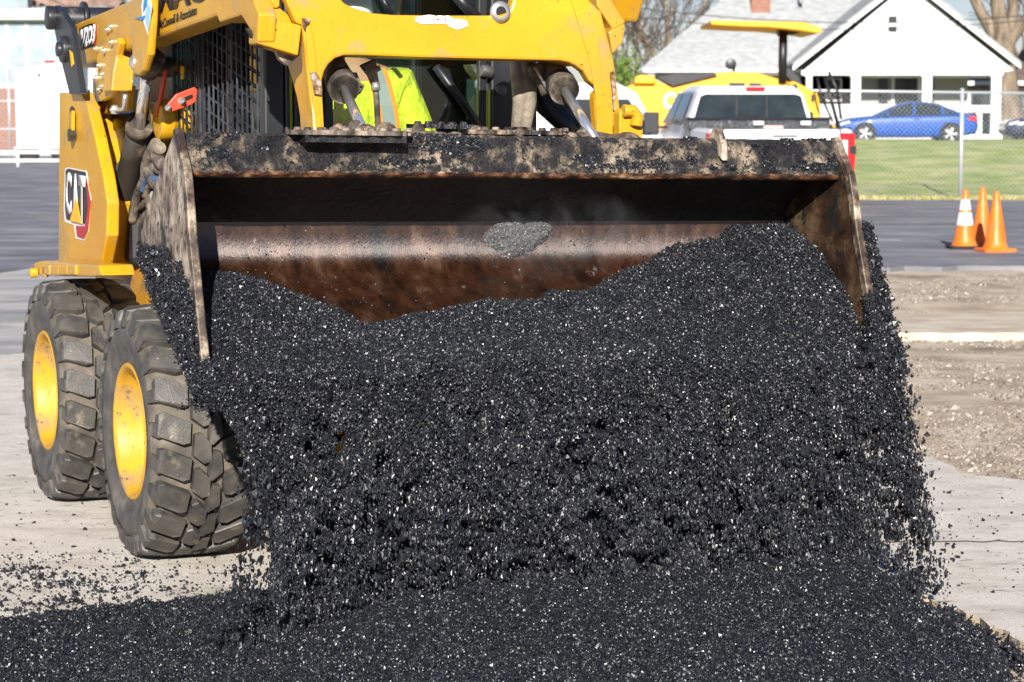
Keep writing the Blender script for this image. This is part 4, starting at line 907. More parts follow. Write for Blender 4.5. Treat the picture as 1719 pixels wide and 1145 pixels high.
# loose strays around
N3 = 2600
s3 = rng.uniform(0, 1, N3); h3 = rng.uniform(.05, 1, N3); side = rng.random(N3) < .62
w3 = np.where(side, 2.08+.07*h3+np.abs(rng.normal(0, .03, N3))*(.3+h3)+.02, .0-.10*np.clip((h3-.6)/.4, 0, 1)-np.abs(rng.normal(0, .035, N3))*(.2+h3))
P3 = np.stack([w3, -(LIP_U+.15*np.sqrt(h3)+rng.normal(0, .06, N3)), .80-.78*h3], -1)
v3, f3 = stones(P3, np.clip(rng.lognormal(math.log(.0045), .4, N3), .002, .011), 1+rng.uniform(0, 1.2, N3))
fall = np_object('falling_asphalt', [(v, f, 0), (v3, f3, 0), (*stones(Pb, np.full(len(Pb), .0058)*rng.uniform(.6, 1.5, len(Pb)), np.full(len(Pb), 1.6)), 0)], [M['grain']])
fall.location = MO; fall.rotation_euler = (0, 0, YAW)
tag(fall, 'wide curtain of black asphalt mix falling from the bucket lip to the ground', 'asphalt', kind='stuff')

# spread mat / pile on the ground
edge_px = [(-400, 1078), (-50, 1052), (0, 1047), (120, 1032), (250, 1019), (360, 1010)]
ep = [gnd(*p, z=0) for p in edge_px]+[Vector((-.62, 7.45, 0)), Vector((-.1, 7.75, 0)), Vector((.6, 7.95, 0)), Vector((1.15, 7.75, 0)), gnd(1540, 1016), gnd(1562, 1042), gnd(1600, 1058), gnd(1650, 1078), gnd(1688, 1104), gnd(1695, 1130), gnd(1680, 1180), gnd(1640, 1300)]
EPX = np.array([(p.x, p.y) for p in ep])
poly = np.vstack([EPX, [(1.1, 4.2), (-2.6, 4.2), (-2.6, 6.3)]])
def inside(P, poly):
    x, y = P[:, 0], P[:, 1]; ins = np.zeros(len(P), bool); j = len(poly)-1
    for i in range(len(poly)):
        c = ((poly[i, 1] > y) != (poly[j, 1] > y)) & (x < (poly[j, 0]-poly[i, 0])*(y-poly[i, 1])/(poly[j, 1]-poly[i, 1]+1e-12)+poly[i, 0]); ins ^= c; j = i
    return ins
def dist(P, L_):
    d = np.full(len(P), 1e9)
    for a, b_ in zip(L_[:-1], L_[1:]):
        ab = b_-a; t = np.clip(((P-a)@ab)/(ab@ab), 0, 1); d = np.minimum(d, np.hypot(*(P-a-t[:, None]*ab).T))
    return d
def pile_h(P):
    p3 = np.c_[P*6, np.zeros(len(P))]
    d = dist(P, EPX)+.05*(fnoise(p3, 3)-.5); ins = inside(P, poly); d = np.where(ins, d, -np.abs(d))
    q = P-np.array([MO.x, MO.y]); u = q@np.array([FW.x, FW.y]); w = q@np.array([LW.x, LW.y])
    base = .022+.02*fnoise(p3*.6, 8)+.03*np.clip((w+.5)/.8, 0, 1)
    # ridge where the curtain lands
    rd_ = .075*np.exp(-((u-1.70)/.26)**2)*np.clip((w-.02)/.35, 0, 1)*np.clip((2.30-w)/.30, 0, 1)
    rd_ += .05*np.exp(-((u-1.95)/.35)**2)*np.clip((w+.2)/.5, 0, 1)*np.clip((2.3-w)/.5, 0, 1)
    H = (base+rd_*1.0)*(1-np.exp(-np.clip(d, 0, 9)/.055))
    H = np.minimum(H, np.clip(d, 0, 9)*.95)
    lump = (fnoise(p3*3.2, 15)-.5)*.035+(fnoise(p3*9, 16)-.5)*.014
    return np.where(d > 0, H+lump*np.clip(d/.05, 0, 1), -.08), d
gx, gy = np.meshgrid(np.linspace(-2.6, 1.75, 420), np.linspace(4.3, 8.1, 360), indexing='ij'); Pg = np.c_[gx.ravel(), gy.ravel()]
zg, dg = pile_h(Pg); V = np.c_[Pg, np.where(dg > 0, zg-.004, -.06)]
fq = grid_quads(420, 360); keep = (dg[fq] > -.02).any(1); 
parts = [(V, fq[keep], 0)]
# stones over the visible zone
N4 = 620000
yy = 5.1+(8.0-5.1)*rng.random(N4)**1.25; xx = rng.uniform(-.25, .25, N4)*yy*.98+.0
Pp = np.c_[xx, yy]; zz, dd = pile_h(Pp); k = dd > -.004; Pp, zz, dd = Pp[k], zz[k], dd[k]
# thin out what stands behind the curtain
q = Pp-np.array([MO.x, MO.y]); uu = q@np.array([FW.x, FW.y]); ww = q@np.array([LW.x, LW.y]); k = ~((uu < 1.35) & (ww > .2) & (ww < 2.0) & (rng.random(len(uu)) < .85)); Pp, zz, dd = Pp[k], zz[k], dd[k]
Pz = np.c_[Pp, np.maximum(zz, 0)+rng.uniform(-.006, .006, len(zz))]
v, f = stones(Pz, np.clip(rng.lognormal(math.log(.0031), .33, len(Pz)), .0014, .0062)); parts.append((v, f, 1))
pile = np_object('asphalt_pile', parts, [M['mixbase'], M['grain']], smooth_idx=(0,))
tag(pile, 'fresh black asphalt mix spread in a mound across the foreground', 'asphalt', kind='stuff')

# loose crumbs on the pavement and by the broken edge
pts = []
cl = [(gnd(random.uniform(-20, 240), random.uniform(935, 1035)), random.uniform(.02, .09)) for _ in range(60)]
for c, r in cl:
    for _ in range(random.randint(4, 34)): pts.append((c.x+random.gauss(0, r), c.y+random.gauss(0, r*.6), .003))
for _ in range(900): p = gnd(random.uniform(-20, 420), random.triangular(900, 1040, 1030)); pts.append((p.x, p.y, .003))
for _ in range(130): p = gnd(random.uniform(0, 420), random.uniform(760, 960)); pts.append((p.x, p.y, .002))
for _ in range(120): p = gnd(random.uniform(1500, 1719), random.uniform(800, 1000)); pts.append((p.x, p.y, .002))
for _ in range(1900):
    t = random.random(); x = 1575+t*150; y = 1012+t*82+random.gauss(0, 7)+6; p = gnd(x, y); 
    if fnoise(np.array([[p.x*16, p.y*16, 0]]), 5)[0] > .5: pts.append((p.x, p.y, G0+random.uniform(.0, .05)))
for _ in range(1500):
    p = gnd(random.uniform(1560, 1719), random.triangular(1045, 1145, 1070)); pts.append((p.x, p.y, G0+.004))
pts = np.array(pts); v, f = stones(pts, np.clip(rng.lognormal(math.log(.0040), .5, len(pts)), .0015, .012))
tag(np_object('loose_crumbs', [(v, f, 0)], [M['grain']]), 'scattered crumbs of asphalt on the pale pavement beside the mound', 'crumbs', kind='stuff')
# pebbles on the milled gravel
n = 30000; yy = rng.uniform(9.5, 23, n); xx = rng.uniform(1.3, 4.2, n)*yy/14
fn = fnoise(np.c_[xx*1.6, yy*1.1, np.zeros(n)], 77); k = fn > .40+.006*(yy-9); xx, yy = xx[k], yy[k]
v, f = stones(np.c_[xx, yy, np.full(len(xx), G0+.002)], np.clip(rng.lognormal(math.log(.008), .45, len(xx)), .003, .024))
v[:, 2] = np.maximum(v[:, 2], G0-.004)
pm_ = grain_mat('pale_pebble', (.16, .13, .10), (.55, .50, .44), .8, .95)
inside_slab = None
peb = np_object('pebbles', [(v, f, 0)], [pm_]); tag(peb, 'small pale pebbles strewn over the milled strip on the right', 'pebbles', kind='stuff')

# the lump stuck in the bucket
out = [(812, 398), (822, 384), (840, 377), (862, 377), (876, 384), (886, 379), (905, 377), (920, 380), (926, 388), (918, 402), (903, 416), (882, 430), (862, 435), (843, 430), (826, 418), (814, 407)]
c0 = hit_inner(868, 402); ring = [hit_inner(*p) for p in out]
ring = [r for r in ring if r]
cc = np.array([c0[0], -c0[1], c0[2]]); Rg = np.array([(r[0], -r[1], r[2]) for r in ring])
vs = []; n = len(Rg); lv = 26
for k in range(lv+1):
    t = k/lv
    for i in range(n*4):
        a = i/4; i0 = int(a) % n; i1 = (i0+1) % n; fr_ = a-int(a); e = Rg[i0]*(1-fr_)+Rg[i1]*fr_
        p = cc+(e-cc)*(1-t); hgt = .042*math.sqrt(max(0, 1-(1-t)**2.2)); vs.append(p+np.array([0, -hgt*.8, hgt*.5]))
vs = np.array(vs); nn_ = fnoise(vs*55, 4)-.5; vs[:, 1] -= nn_*.012; vs = rotb(vs)
m4 = n*4; fq = np.array([(k*m4+i, k*m4+(i+1) % m4, (k+1)*m4+(i+1) % m4, (k+1)*m4+i) for k in range(lv) for i in range(m4)])
ii = rng.integers(0, len(vs), 5200); v_, f_ = stones(vs[ii]+rng.normal(0, .0015, (5200, 3)), np.clip(rng.lognormal(math.log(.0032), .35, 5200), .0015, .007))
lump = np_object('asphalt_lump', [(vs, fq, 0), (v_, f_, 1)], [M['lump'], grain_mat('grey_grain', (.05, .05, .052), (.20, .20, .20), .4, .6)], smooth_idx=(0,)); lump.location = MO; lump.rotation_euler = (0, 0, YAW)
tag(lump, 'grey heart-shaped clod of asphalt stuck to the back of the bucket', 'asphalt clod')

# faint steam rising off the hot load  (STEAM)
sv = bpy.data.materials.new('thin_steam'); sv.use_nodes = True; sn = sv.node_tree; sn.nodes.remove(sn.nodes['Principled BSDF'])
vol = sn.nodes.new('ShaderNodeVolumePrincipled'); vol.inputs['Color'].default_value = (.9, .92, .95, 1); vol.inputs['Anisotropy'].default_value = .1
tc_ = sn.nodes.new('ShaderNodeTexCoord'); nz_ = sn.nodes.new('ShaderNodeTexNoise'); nz_.inputs['Scale'].default_value = 7; nz_.inputs['Detail'].default_value = 4; nz_.inputs['Distortion'].default_value = 1.2
gr_ = sn.nodes.new('ShaderNodeTexGradient'); gr_.gradient_type = 'SPHERICAL'; mp_ = sn.nodes.new('ShaderNodeMapping'); mp_.inputs['Scale'].default_value = (2.6, 9, 6)
sn.links.new(tc_.outputs['Object'], nz_.inputs[0]); sn.links.new(tc_.outputs['Object'], mp_.inputs[0]); sn.links.new(mp_.outputs[0], gr_.inputs[0])
mr_ = sn.nodes.new('ShaderNodeMapRange'); mr_.inputs[1].default_value = .45; mr_.inputs[2].default_value = .75; mr_.inputs[4].default_value = 3.2; sn.links.new(nz_.outputs[0], mr_.inputs[0])
ml_ = sn.nodes.new('ShaderNodeMath'); ml_.operation = 'MULTIPLY'; sn.links.new(mr_.outputs[0], ml_.inputs[0]); sn.links.new(gr_.outputs[1], ml_.inputs[1]); sn.links.new(ml_.outputs[0], vol.inputs['Density']); sn.links.new(vol.outputs[0], sn.nodes['Material Output'].inputs['Volume'])
b = MB(); b.lathe((0, 0, 0), (0, 0, 1), [(0.001, -.16), (.6, -.12), (.95, -.05), (1, 0), (.95, .05), (.6, .12), (0.001, .16)], 24)
b.v = [(x*.38, y*.11, z) for x, y, z in b.v]
st = b.build('steam', sv); st.location = m2w(1.16, 1.12, 1.17); st.rotation_euler = (0, 0, YAW); tag(st, 'faint wisp of steam drifting in front of the bucket interior', 'steam', kind='stuff')
# ---------------- TRAFFIC CONES ----------------
M['orange'] = mat('cone_orange', [(.3, (.78, .14, .008)), (.7, (.90, .21, .015))], 5, .45, 0, grime=[((.55, .26, .12), .55, .14, 7), ((.10, .06, .04), .64, .04, 20)])
M['rubber'] = mat('black_rubber', (.015, .015, .016), rough=.8)
M['collar_white'] = mat('reflective_white', (.85, .85, .83), rough=.4)
def cone(px, py, Y_px, label, stripes, base_m, hgt, rz=0):
    p = gnd(px, py, .006); e = empty('traffic_cone', p, rz, label=label, cat='traffic cone', group='traffic cones on the dark asphalt')
    b = MB(); s = .19
    b.prism([(-s+.03, -s, .0), (s-.03, -s, .0), (s, -s+.03, .0), (s, s-.03, .0), (s-.03, s, .0), (-s+.03, s, .0), (-s, s-.03, .0), (-s, -s+.03, .0)], (0, 0, .035))
    b.build('base', base_m, e, bevel=.006)
    r0, r1 = .132, .028
    def rr(z): return r0+(r1-r0)*(z-.03)/(hgt-.03)
    b = MB(); b.lathe((0, 0, 0), (0, 0, 1), [(r0+.02, .034), (r0+.006, .05), (rr(.09), .09), (rr(.3), .3), (rr(.5), .5), (r1, hgt-.01), (r1-.006, hgt), (r1-.012, hgt), (r1-.014, hgt-.03)], 28)
    bd = b.build('cone_body', M['orange'], e)
    for z0, z1 in stripes:
        MB().lathe((0, 0, 0), (0, 0, 1), [(rr(z0)+.003, z0), (rr(z1)+.003, z1)], 28).build('reflective_collar', M['collar_white'], e)
cone(1619, 417, 0, 'orange traffic cone with two white reflective collars and a black base', [(.27, .41), (.44, .56)], M['rubber'], .67)
cone(1648, 413, 0, 'plain orange traffic cone standing between and behind the other two', [], M['orange'], .68)
cone(1671, 422, 0, 'plain orange traffic cone nearest the camera, without any stripe', [], M['orange'], .67, .2)

# ---------------- CHAIN-LINK FENCES ----------------
M['galv'] = mat('galvanised_steel', (.50, .52, .54), rough=.5, metal=.4)
def fence(x0, x1, Y, posts, z_at, hgt, label, gap=.075, wr=.0032, mid=False, name='chain_link_fence'):
    e = empty(name, ((x0+x1)/2, Y, z_at(0)), 0, label=label, cat='fence')
    ox = (x0+x1)/2; oz = z_at(0)
    for x in posts:
        b = MB(); b.tube([(x-ox, 0, z_at(x)-oz-.05), (x-ox, 0, z_at(x)-oz+hgt+.04)], .035, 10); b.lathe((x-ox, 0, z_at(x)-oz+hgt+.04), (0, 0, 1), [(.042, 0), (.03, .03), (0, .04)], 10)
        b.build('fence_post', M['galv'], e)
    b = MB(); b.tube([(x0-ox, 0, z_at(x0)-oz+hgt), (x1-ox, 0, z_at(x1)-oz+hgt)], .024, 8); b.build('top_rail', M['galv'], e)
    if mid:
        for f_ in mid: b = MB(); b.tube([(x0-ox, 0, z_at(x0)-oz+hgt*f_), (x1-ox, 0, z_at(x1)-oz+hgt*f_)], .028, 8); b.build('rail', M['galv'], e)
    b = MB(); n = int((x1-x0+hgt)/gap)
    for k in range(n):
        for s_ in (-1, 1):
            xa = x0-hgt*(s_ > 0)+k*gap + (hgt*0 if s_ > 0 else 0)
            a = (xa, 0.0) ; c = (xa+hgt*s_, hgt)
            if s_ < 0: a = (xa, 0.0); c = (xa-hgt, hgt)
            # clip to the fence length
            (xA, zA), (xB, zB) = a, c
            def cut(xc, xA, zA, xB, zB): t = (xc-xA)/(xB-xA); return xc, zA+(zB-zA)*t
            lo, hi = x0, x1
            if max(xA, xB) < lo or min(xA, xB) > hi: continue
            if xA < lo: xA, zA = cut(lo, xA, zA, xB, zB)
            if xB < lo: xB, zB = cut(lo, xA, zA, xB, zB)
            if xA > hi: xA, zA = cut(hi, xA, zA, xB, zB)
            if xB > hi: xB, zB = cut(hi, xA, zA, xB, zB)
            b.tube([(xA-ox, .004*s_, z_at(xA)-oz+zA), (xB-ox, .004*s_, z_at(xB)-oz+zB)], wr, 3, cap=False)
    b.build('wire_mesh', M['galv'], e)
fz = lambda x: .0-(x-5.7)*.012
px0 = atY(1612, 335, 41.45).x
fence(px0-3.3*2, px0+3.1, 41.45, [px0-6.6, px0-3.3, px0, px0+3.05], fz, 1.93, 'chain link fence with grey posts at the foot of the grass bank', gap=.085, wr=.0026)
fence(-24, -9.3, 78, list(np.arange(-24, -9, 2.4)), lambda x: 0.0, 3.0, 'tall chain link fence in front of the pale building on the left', gap=.16, wr=.006, mid=(.33, .64, .04))
# ---------------- HOUSE with gable porch ----------------
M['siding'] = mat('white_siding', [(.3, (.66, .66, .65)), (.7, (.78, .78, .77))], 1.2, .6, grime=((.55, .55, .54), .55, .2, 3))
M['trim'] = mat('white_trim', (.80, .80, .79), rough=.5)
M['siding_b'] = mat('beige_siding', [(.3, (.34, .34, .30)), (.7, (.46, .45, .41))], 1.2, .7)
M['shingle'] = mat('grey_shingles', [(.35, (.30, .31, .31)), (.6, (.41, .42, .42))], 3, .9, 0, .5, 20, stretch=(1, 1, 3))
M['shingle_brown'] = mat('brown_shingles', [(.35, (.10, .07, .06)), (.6, (.20, .14, .12))], 3, .9, 0, .5, 20)
M['brick'] = None
def brick_mat(name, c1, c2, mortar, sc):
    m = bpy.data.materials.new(name); m.use_nodes = True; t = m.node_tree; N = t.nodes; b = N['Principled BSDF']; b.inputs['Roughness'].default_value = .9
    tc = N.new('ShaderNodeTexCoord'); mp = N.new('ShaderNodeMapping'); mp.inputs['Rotation'].default_value = (R(90), 0, 0); br = N.new('ShaderNodeTexBrick'); br.inputs['Scale'].default_value = sc
    br.inputs['Color1'].default_value = (*c1, 1); br.inputs['Color2'].default_value = (*c2, 1); br.inputs['Mortar'].default_value = (*mortar, 1)
    t.links.new(tc.outputs['Object'], mp.inputs[0]); t.links.new(mp.outputs[0], br.inputs[0]); t.links.new(br.outputs[0], b.inputs['Base Color']); return m
M['brick'] = brick_mat('red_brick', (.22, .075, .045), (.30, .12, .075), (.32, .27, .23), 4)
M['win'] = mat('house_window_glass', [(.4, (.02, .04, .05)), (.65, (.12, .17, .19))], 1.2, .06, spec=.8)
M['win_dark'] = mat('dark_opening', (.012, .016, .018), rough=.3)
HY = 92.0
house = empty('house', (14.5, HY, .5), 0, label='white house with a gabled porch, grey shingle roof and brick chimney', cat='house')
HO = Vector((14.5, HY, .5))
def hp(px, py, Y=HY): return atY(px, py, Y)-HO
def hbox(b, x0, y0, x1, y1, Y, d, mi=0): 
    a, c = hp(x0, y0, Y), hp(x1, y1, Y); b.box(((a.x+c.x)/2, a.y+d/2, (a.z+c.z)/2), (abs(c.x-a.x), d, abs(a.z-c.z)), mi)
b = MB()
b.prism([hp(1345, 122), hp(1524, -26), hp(1702, 118), hp(1682, 121), hp(1682, 122), hp(1346, 122)], (0, .25, 0))
b.build('gable_wall', M['siding'], house)
b = MB(); hbox(b, 1346, 118, 1684, 126, HY-.03, .3); 
b.build('porch_beam', M['trim'], house)
for (x0, y0, x1, y1) in ((1331, 107, 1524, -44), (1524, -44, 1714, 104)):
    b = MB(); a, c = hp(x0, y0, HY-.45), hp(x1, y1, HY-.45); dn = Vector((0, 0, -.27))
    b.prism([a, c, c+dn, a+dn], (0, .10, 0)); b.build('rake_board', M['trim'], house, bevel=.01)
    b = MB(); up = Vector((0, 0, .02)); b.prism([a+up+Vector((0, -.05, 0)), c+up+Vector((0, -.05, 0)), c+Vector((0, -.05, -.08)), a+Vector((0, -.05, -.08))], (0, 5.5, 0)); b.build('porch_roof', M['shingle'], house)
for x in (1358, 1436.5, 1556, 1672):
    b = MB(); w_ = 4.0 if x == 1358 else 7.0; hbox(b, x-w_, 125, x+w_, 236, HY-.02, .3); hbox(b, x-w_-2, 125, x+w_+2, 129, HY-.06, .38); b.build('porch_column', M['trim'], house, bevel=.01)
# porch parapet left of the steps, railing right
b = MB(); hbox(b, 1365, 177, 1563, 240, HY+.02, .15); hbox(b, 1365, 175, 1563, 179, HY-.03, .25); b.build('porch_wall', M['siding'], house)
b = MB(); hbox(b, 1563, 177, 1666, 189, HY+.02, .10); hbox(b, 1615, 226, 1682, 241, HY-.3, .8); hbox(b, 1640, 188, 1648, 227, HY+.02, .10); hbox(b, 1620, 188, 1624, 227, HY+.02, .08); b.build('porch_railing', M['trim'], house)
for i in range(2):
    b = MB(); hbox(b, 1625+i*24, 189, 1639+i*24, 226, HY+.3, .04); b.build('crawl_space_opening', M['car_glass'], house)
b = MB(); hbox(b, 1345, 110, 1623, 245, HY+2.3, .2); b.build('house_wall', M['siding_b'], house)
def window(x0, y0, x1, y1, Y, parent, fr=2.0, m_='win', name='window', bars=()):
    b = MB(); hbox(b, x0-fr, y0-fr, x1+fr, y0, Y, .08); hbox(b, x0-fr, y1, x1+fr, y1+fr, Y, .08); hbox(b, x0-fr, y0, x0, y1, Y, .08); hbox(b, x1, y0, x1+fr, y1, Y, .08)
    for by in bars: hbox(b, x0, by-.7, x1, by+.7, Y, .08)
    w = b.build(name, M['trim'], parent); b = MB(); hbox(b, x0, y0, x1, y1, Y+.04, .03); b.build('pane', M[m_], w); return w
window(1389, 133, 1411, 168, HY+2.2, house, 2, 'win_dark'); window(1501, 131, 1541, 180, HY+2.2, house, 4, 'win_dark'); window(1491, 27, 1506, 37, HY-.07, house, 1.2, 'win_dark'); window(1491, 44, 1506, 54, HY-.07, house, 1.2, 'win_dark')
for a_, c_ in ((1476, 1490), (1563, 1567)): b = MB(); hbox(b, a_, 126, c_, 176, HY+2.2, .06); b.build('shutter', M['win_dark'], house)
b = MB(); hbox(b, 1436, 124, 1674, 130, HY+.25, 2.2); b.build('porch_ceiling', M['siding'], house)
# main roof running to the left behind the porch
b = MB(); RY = HY+2.3
r0, r1, r2, r3 = hp(1072, 118, RY-.6), hp(1212, -2, RY+4.0), hp(1540, -8, RY+4.0), hp(1500, 126, RY-.6)
b.prism([r0, r1, r2, r3], (0, .12, -.10)); b.prism([r1, r2, hp(1560, 118, RY+8.5), hp(1085, 118, RY+8.5)], (0, 0, -.1)); b.build('roof', M['shingle'], house)
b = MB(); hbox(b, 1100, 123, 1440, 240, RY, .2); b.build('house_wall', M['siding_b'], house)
b = MB(); hbox(b, 1262, -40, 1293, 28, RY+3.0, .9); b.build('chimney', M['brick'], house)
b = MB(); hbox(b, 1080, 116, 1345, 121, RY-.65, .12); b.build('gutter', M['trim'], house)
b = MB(); b.tube([hp(1253, 60, RY+1.5), hp(1253, 100, RY+1.5), hp(1250, 100, RY+1.5)], .03, 6); b.tube([hp(1345, 5, RY+3), hp(1345, -15, RY+3)], .09, 8); b.build('vent_pipe', M['galv'], house)
# neighbour
nb = empty('house', (20, 104, .5), 0, label='neighbouring white house with a low brown roof at the right edge', cat='house')
HO = Vector((20, 104, .5)); NY = 104
b = MB(); hbox(b, 1618, 141, 1800, 245, NY, .3); b.build('wall', M['siding'], nb)
b = MB(); b.prism([hp(1606, 144, NY-.7), hp(1640, 122, NY+3), hp(1690, 118, NY+3), hp(1716, 82, NY+3.5), hp(1850, 70, NY+4), hp(1850, 144, NY-.7)], (0, .3, -.15)); b.build('roof', M['shingle_brown'], nb)
window(1705, 152, 1730, 214, NY-.1, nb, 3, bars=(183,)); window(1634, 160, 1648, 176, NY-.1, nb, 1.5)
b = MB(); hbox(b, 1600, 136, 1830, 143, NY-.8, .15); b.build('gutter', M['trim'], nb)

# ---------------- TREES (bare) ----------------
M['bark'] = mat('grey_bark', [(.35, (.10, .075, .05)), (.6, (.24, .185, .13)), (.75, (.36, .29, .21))], 3, .9, 0, .6, 14, stretch=(1, 1, .3))
M['bark_dark'] = mat('dark_bark', [(.35, (.045, .03, .022)), (.6, (.12, .085, .06))], 3, .9)
def bare_tree(x, y, z, h, r, lean, seed, label, m_, depth=6, spread=.6, tl=.38):
    rd_ = random.Random(seed); e = empty('bare_tree', (x, y, z), 0, label=label, cat='tree', group='bare trees behind the houses')
    T_, B_ = MB(), MB()
    def grow(p, d, l, r_, k):
        n = 4; pts = [p]; rs = [r_]; q = p
        for i in range(n):
            d = (d+Vector((rd_.gauss(0, .12), rd_.gauss(0, .12), rd_.gauss(.04, .08)))).normalized(); q = q+d*(l/n); pts.append(q); rs.append(max(r_*(1-.42*(i+1)/n), .018))
        (T_ if k == 0 else B_).tube(pts, rs, 8 if k < 2 else 5 if k < 4 else 3, cap=False)
        if k >= depth: return
        for j in range(2 if k > 2 else 3 if k else 4):
            i = n if j == 0 else rd_.randint(2, n); a = rd_.uniform(0, 6.28); s = rd_.uniform(spread*.6, spread*1.5)*(1 if j else .5)
            x_ = d.cross(Vector((0, .1, 1))).normalized() if abs(d.z) < .95 else Vector((1, 0, 0)); y_ = d.cross(x_)
            nd = (d+(x_*math.cos(a)+y_*math.sin(a))*s+Vector((0, 0, .06))).normalized()
            grow(pts[i], nd, l*rd_.uniform(.62, .86)*(1.35 if k == 0 and tl < .3 else 1), rs[i]*(.78 if j == 0 else rd_.uniform(.45, .68)), k+1)
    grow(Vector((0, 0, 0)), Vector((lean, 0, 1)).normalized(), h*tl, r, 0)
    T_.build('trunk', m_, e); B_.build('crown', m_, e); return e
def tree_px(px, Y, z, **k): p = atY(px, 200, Y); return bare_tree(p.x, Y, z, **k)
tree_px(1150, 118, .4, h=12, r=.5, lean=.02, seed=12, tl=.24, label='thick bare tree rising behind the left end of the grey roof', m_=M['bark'])
tree_px(1062, 112, .4, h=11, r=.24, lean=.0, seed=5, tl=.2, label='slender dark bare tree close to the loader\'s arm', m_=M['bark_dark'])
tree_px(1112, 125, .4, h=12, r=.28, lean=-.05, seed=8, tl=.2, label='dark forked bare tree between the two other left-hand trees', m_=M['bark_dark'])
tree_px(1694, 99, .4, h=13, r=.75, lean=-.12, seed=21, label='massive bare tree with a tan trunk right of the white porch', m_=M['bark'])
tree_px(1760, 112, .4, h=12, r=.35, lean=-.12, seed=33, tl=.22, label='bare tree reaching in over the brown roof from the right edge', m_=M['bark'])
tree_px(95, 125, 0, h=14, r=.5, lean=.05, seed=41, label='bare tree behind the pale glazed building on the left', m_=M['bark'])
tree_px(150, 122, 0, h=14, r=.4, lean=.1, seed=43, label='bare tree just above the black link of the loader', m_=M['bark'])
# small evergreen shrub by the arm
sh = empty('shrub', atY(1045, 150, 100), 0, label='bright green shrub seen just right of the loader\'s arch', cat='shrub'); b = MB()
for i in range(1500):
    p = Vector((random.gauss(0, .45), random.gauss(0, .4), random.gauss(.3, .65))); a = Vector((random.uniform(-1, 1), random.uniform(-1, 1), random.uniform(-1, 1))).normalized()*.09; c = a.cross(Vector((random.uniform(-1, 1), .3, random.uniform(-1, 1)))).normalized()*.05
    b.add([p-a, p+c, p+a, p-c], [(0, 1, 2, 3)])
b.build('foliage', mat('yellow_green_leaves', [(.4, (.08, .16, .02)), (.6, (.22, .32, .05))], 9, .7), sh); b = MB(); b.tube([(0, 0, -1.2), (0, 0, .6)], [.06, .03], 6); b.build('stem', M['bark_dark'], sh)
# utility wires
for i, (y0, y1) in enumerate(((6, 22), (22, 30))):
    b = MB(); a, c = atY(1020, y0, 84), atY(1760, y1, 84); pts = [a.lerp(c, t)+Vector((0, 0, -.5*4*t*(1-t))) for t in np.linspace(0, 1, 16)]; b.tube([p-a for p in pts], .018, 5, cap=False)
    o = b.build('utility_wire', M['black_clean']); o.location = a; tag(o, ['upper thin black utility wire crossing in front of the gable', 'lower thin black utility wire sagging across the grey roof'][i], 'wire', 'utility wires')

# ---------------- CARS ----------------
M['blue'] = mat('blue_car_paint', (.001, .070, .33), rough=.4, coat=.08, spec=.3)
M['darkcar'] = mat('dark_car_paint', (.012, .02, .05), rough=.25, coat=.8)
M['tyre'] = mat('car_tyre', (.02, .02, .021), rough=.85)
M['alloy'] = mat('alloy_wheel', (.62, .63, .65), rough=.35, metal=.6)
M['tail'] = mat('tail_lens', (.70, .015, .02), rough=.15)
def car_wheel(c, side, r, par, w=.2):
    e = bpy.data.objects.new('wheel', None); COL.objects.link(e); e.parent = par; e.location = c
    MB().lathe((0, 0, 0), (0, side, 0), [(r*.66, -w*.5), (r*.97, -w*.5), (r, -w*.3), (r, w*.3), (r*.97, w*.5), (r*.66, w*.5)], 28).build('tyre', M['tyre'], e)
    b = MB(); b.lathe((0, 0, 0), (0, side, 0), [(r*.66, w*.5), (r*.62, w*.3), (r*.60, -w*.3)], 24)
    for k in range(5):
        for s_ in (-.12, .12):
            a = k*2*math.pi/5+s_; rot = Matrix.Rotation(-a*side, 3, 'Y'); q = rot @ Vector((r*.33, side*w*.38, 0)); b.box(q, (r*.62, w*.1, r*.09), 0, rot)
    b.lathe((0, side*w*.34, 0), (0, side, 0), [(r*.16, 0), (r*.15, w*.14), (0, w*.15)], 14); b.build('rim', M['alloy'], e)
    b = MB(); b.lathe((0, side*w*.05, 0), (0, side, 0), [(0, 0), (r*.62, 0)], 20); b.build('brake_disc', M['black_clean'], e)
